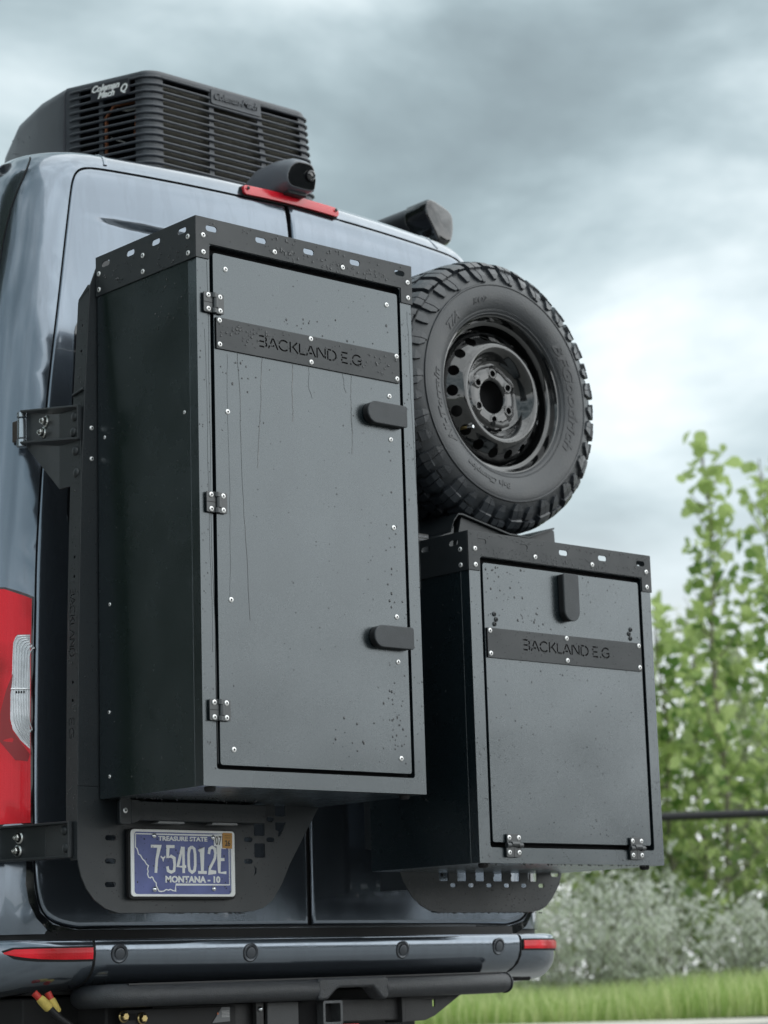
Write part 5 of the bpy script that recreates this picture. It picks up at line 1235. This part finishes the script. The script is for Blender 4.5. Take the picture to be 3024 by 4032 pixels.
# willow thicket: a mass nobody could count
def mass(name, label, cat, d0, d1, s0, s1, hfun, n, size, m, shape, seed, kind='stuff'):
    r_ = np.random.RandomState(seed); P = []
    while len(P) < n:
        d = r_.uniform(d0, d1); s = r_.uniform(s0, s1); h = hfun(d, s, r_); 
        p = W(d, s, gzg(d, s)+h); P.append((p.x, p.y, p.z))
    V, F = leafgeo(seed, np.array(P), size, shape=shape, up=-.2); o = leafobj(name, V, F, m); o[ 'kind'] = kind
    if label: tag(o, label, cat)
    return o
hw = lambda d, s, r: (3.15+.5*SIN(s*1.3+1)+.35*SIN(s*3.1))*r.rand()**.95
mass('willow_thicket', 'green willow thicket filling the space behind the silver shrubs', 'thicket', 23.5, 26.5, -7, 9, hw, 46000, .085, OLV, 'lance', 31)
mass('willow_thicket', 'darker far belt of thicket behind the aspens', 'thicket', 27, 30, -10, 12, lambda d, s, r: (2.9+.4*SIN(s*.9))*r.rand()**.6, 14000, .16, ASPD, 'lance', 32)
# silver shrubs: individual plants
shr = [(21.6, -1.75, 1.25, .75), (21.9, -.75, 1.45, .8), (21.4, .05, 1.20, .7), (22.2, -.25, 1.6, .7), (21.5, .85, .95, .6), (21.7, 1.75, 1.55, .75), (21.4, 1.35, 1.1, .6), (22, 2.7, 1.4, .8), (21.8, -2.8, 1.3, .8), (22, 3.9, 1.4, .9), (22, -4, 1.3, .9)]
lbl = ['silver-leaved shrub below the spare wheel side of the bumper', 'broad silver-leaved shrub just right of the bumper', 'low silver shrub in the middle of the row', 'taller silver shrub behind the middle of the row', 'lowest silver shrub, left of the dark gap', 'tall silver shrub at the right edge of the picture', 'small silver shrub in front of the right edge shrub', 'silver shrub beyond the right edge of the picture', 'silver shrub hidden behind the bumper', 'far right silver shrub of the row', 'far left silver shrub of the row']
for i, (d, s, H, R_) in enumerate(shr):
    z0 = gzg(d, s); t = empty('silver_shrub', W(d, s, z0), lbl[i], 'shrub', 'silver-leaved shrubs behind the fence'); r_ = np.random.RandomState(100+i)
    n = 1400 if -3 < s < 3 else 900; st_ = MB(); P = []
    for k in range(26):
        a = r_.rand()*2*PI; rr = R_*r_.rand()**.6; e_ = Vector((COS(a)*rr, SIN(a)*rr, H*r_.uniform(.7, 1.05)*(1-.25*(rr/R_)**2))); b0 = W(d, s, z0)+Vector((COS(a)*rr*.25, SIN(a)*rr*.25, 0)); b1 = W(d, s, z0)+e_
        st_.tube([b0, b0.lerp(b1, .5)+Vector((0, 0, .05)), b1], [.008, .006, .003], 4)
        for q in range(n//26): u = r_.rand()**.7; p = b0.lerp(b1, u); P.append((p.x+r_.normal()*.055, p.y+r_.normal()*.055, p.z+r_.normal()*.05))
    st_.build('stem', BARK, t); V, F = leafgeo(200+i, np.array(P), .088, shape='lance', up=-.5); o = leafobj('foliage', V, F, SIL, t); o['kind'] = 'stuff'
# grass
def grass(n, d0, d1, s0, s1, h, seed, name, wd=.006):
    r_ = np.random.RandomState(seed); d = r_.uniform(d0, d1, n); s = r_.uniform(s0, s1, n); hh = h*(.55+.75*r_.rand(n))*(1+.08*np.sin(s*2.3)); a = r_.rand(n)*2*PI; ln = r_.normal(size=(n, 2))*.16
    O = np.array([BO.x, BO.y, 0])+np.outer(d, np.array(BF_))+np.outer(s, np.array(BR_)); O[:, 2] = np.array([gzg(x, y) for x, y in zip(d, s)])-.01
    wv = np.stack([np.cos(a), np.sin(a), 0*a], 1)*wd*(.7+.6*r_.rand(n))[:, None]; ld = np.stack([ln[:, 0], ln[:, 1], 0*a], 1)*hh[:, None]; up = np.stack([0*a, 0*a, hh], 1)
    V = np.stack([O-wv, O+wv, O+up*.55+ld*.4+wv*.8, O+up*.55+ld*.4-wv*.8, O+up+ld*1.3], 1).reshape(-1, 3)
    F = []; 
    for i in range(n): k = i*5; F += [(k, k+1, k+2, k+3), (k+3, k+2, k+4)]
    o = leafobj(name, V, F, GRS); tag(o, kind='stuff'); return o
o = grass(40000, 19.03, 21.8, -6, 6, .29, 41, 'grass'); tag(o, 'bright green unmown grass strip along the fence', 'grass')
# chain-link fence
fe = empty('chain_link_fence', W(20, 0, GB), 'black chain-link fence with top rail in front of the shrubs', 'fence')
FB = mat('fence_black', (.018, .018, .020), .45)
zr = .865; rail = MB(); rail.tube([W(20, -14, zr+.005), W(20, 14, zr-.02)], .038, 10); rail.build('top_rail', FB, fe, smooth=True)
for s in (-13.0, -10.2, -7.4, -4.6, -1.33, 1.90+.35, 5.0, 7.8, 10.6, 13.4):
    mb = MB(); mb.tube([W(20, s, GB-.05), W(20, s, zr)], .028 if abs(s+1.33) < .1 else .024, 12); mb.lathe([(.034, 0), (.034, .02), (.018, .045), (.0001, .05)], W(20, s, zr), (0, 0, 1), 12); mb.build('fence_post', FB, fe, smooth=True)
kn = MB()
for i in range(430): s = -14+i*.0651; z = zr-(s+14)/28*.025+.004; kn.tube([W(19.975, s-.012, z-.022), W(19.975, s, z+.026), W(20.02, s+.014, z+.022), W(20.02, s+.022, z-.02)], .0065, 4)
o = kn.build('wire_knuckles', FB, fe); o['kind'] = 'stuff'
wm = MB(); q = .0651; z0, z1 = GB+.02, zr-.02; Hh = z1-z0
for i in range(int(28/q)):
    s = -14+i*q
    for dr in (1, -1):
        # each wire drawn as one straight strand running diagonally through the mesh
        L = Hh*.95; a = s-dr*L/2; b = s+dr*L/2; wm.tube([W(19.99+.004*dr, a, z0), W(19.99+.004*dr, b, z1)], .0013, 3, cap=False)
o = wm.build('wire_mesh', FB, fe); o['kind'] = 'stuff'
# woods to the left of and ahead of the van (what its dark side panels mirror)
def wood(name, pts, H, n, size, seed, label):
    r_ = np.random.RandomState(seed); P = []
    for k in range(n):
        t = r_.rand()*(len(pts)-1); i = int(t); f = t-i; x = pts[i][0]*(1-f)+pts[i+1][0]*f; y = pts[i][1]*(1-f)+pts[i+1][1]*f
        h = H*(.8+.2*math.sin(t*9)+.12*math.sin(t*23))*r_.rand()**.8; P.append((x+r_.normal()*1.1, y+r_.normal()*1.1, GZ+h))
    V, F = leafgeo(seed, np.array(P), size, shape='heart', up=0); o = leafobj(name, V, F, WD); tag(o, label, 'wood', kind='stuff')
WD = leafmat('wood_leaf', (.018, .036, .010), (.045, .075, .02), .1, .8)
wood('wood', [(-7, 5.5), (-11, 9), (-13, 16), (-14, 26)], 16.5, 52000, .62, 51, 'dark tall wood left of the van, outside the picture')
wood('wood', [(-30, -60), (0, -75), (40, -70), (80, -40), (95, 0)], 7, 9000, 1.3, 52, 'far low wood behind the photographer')
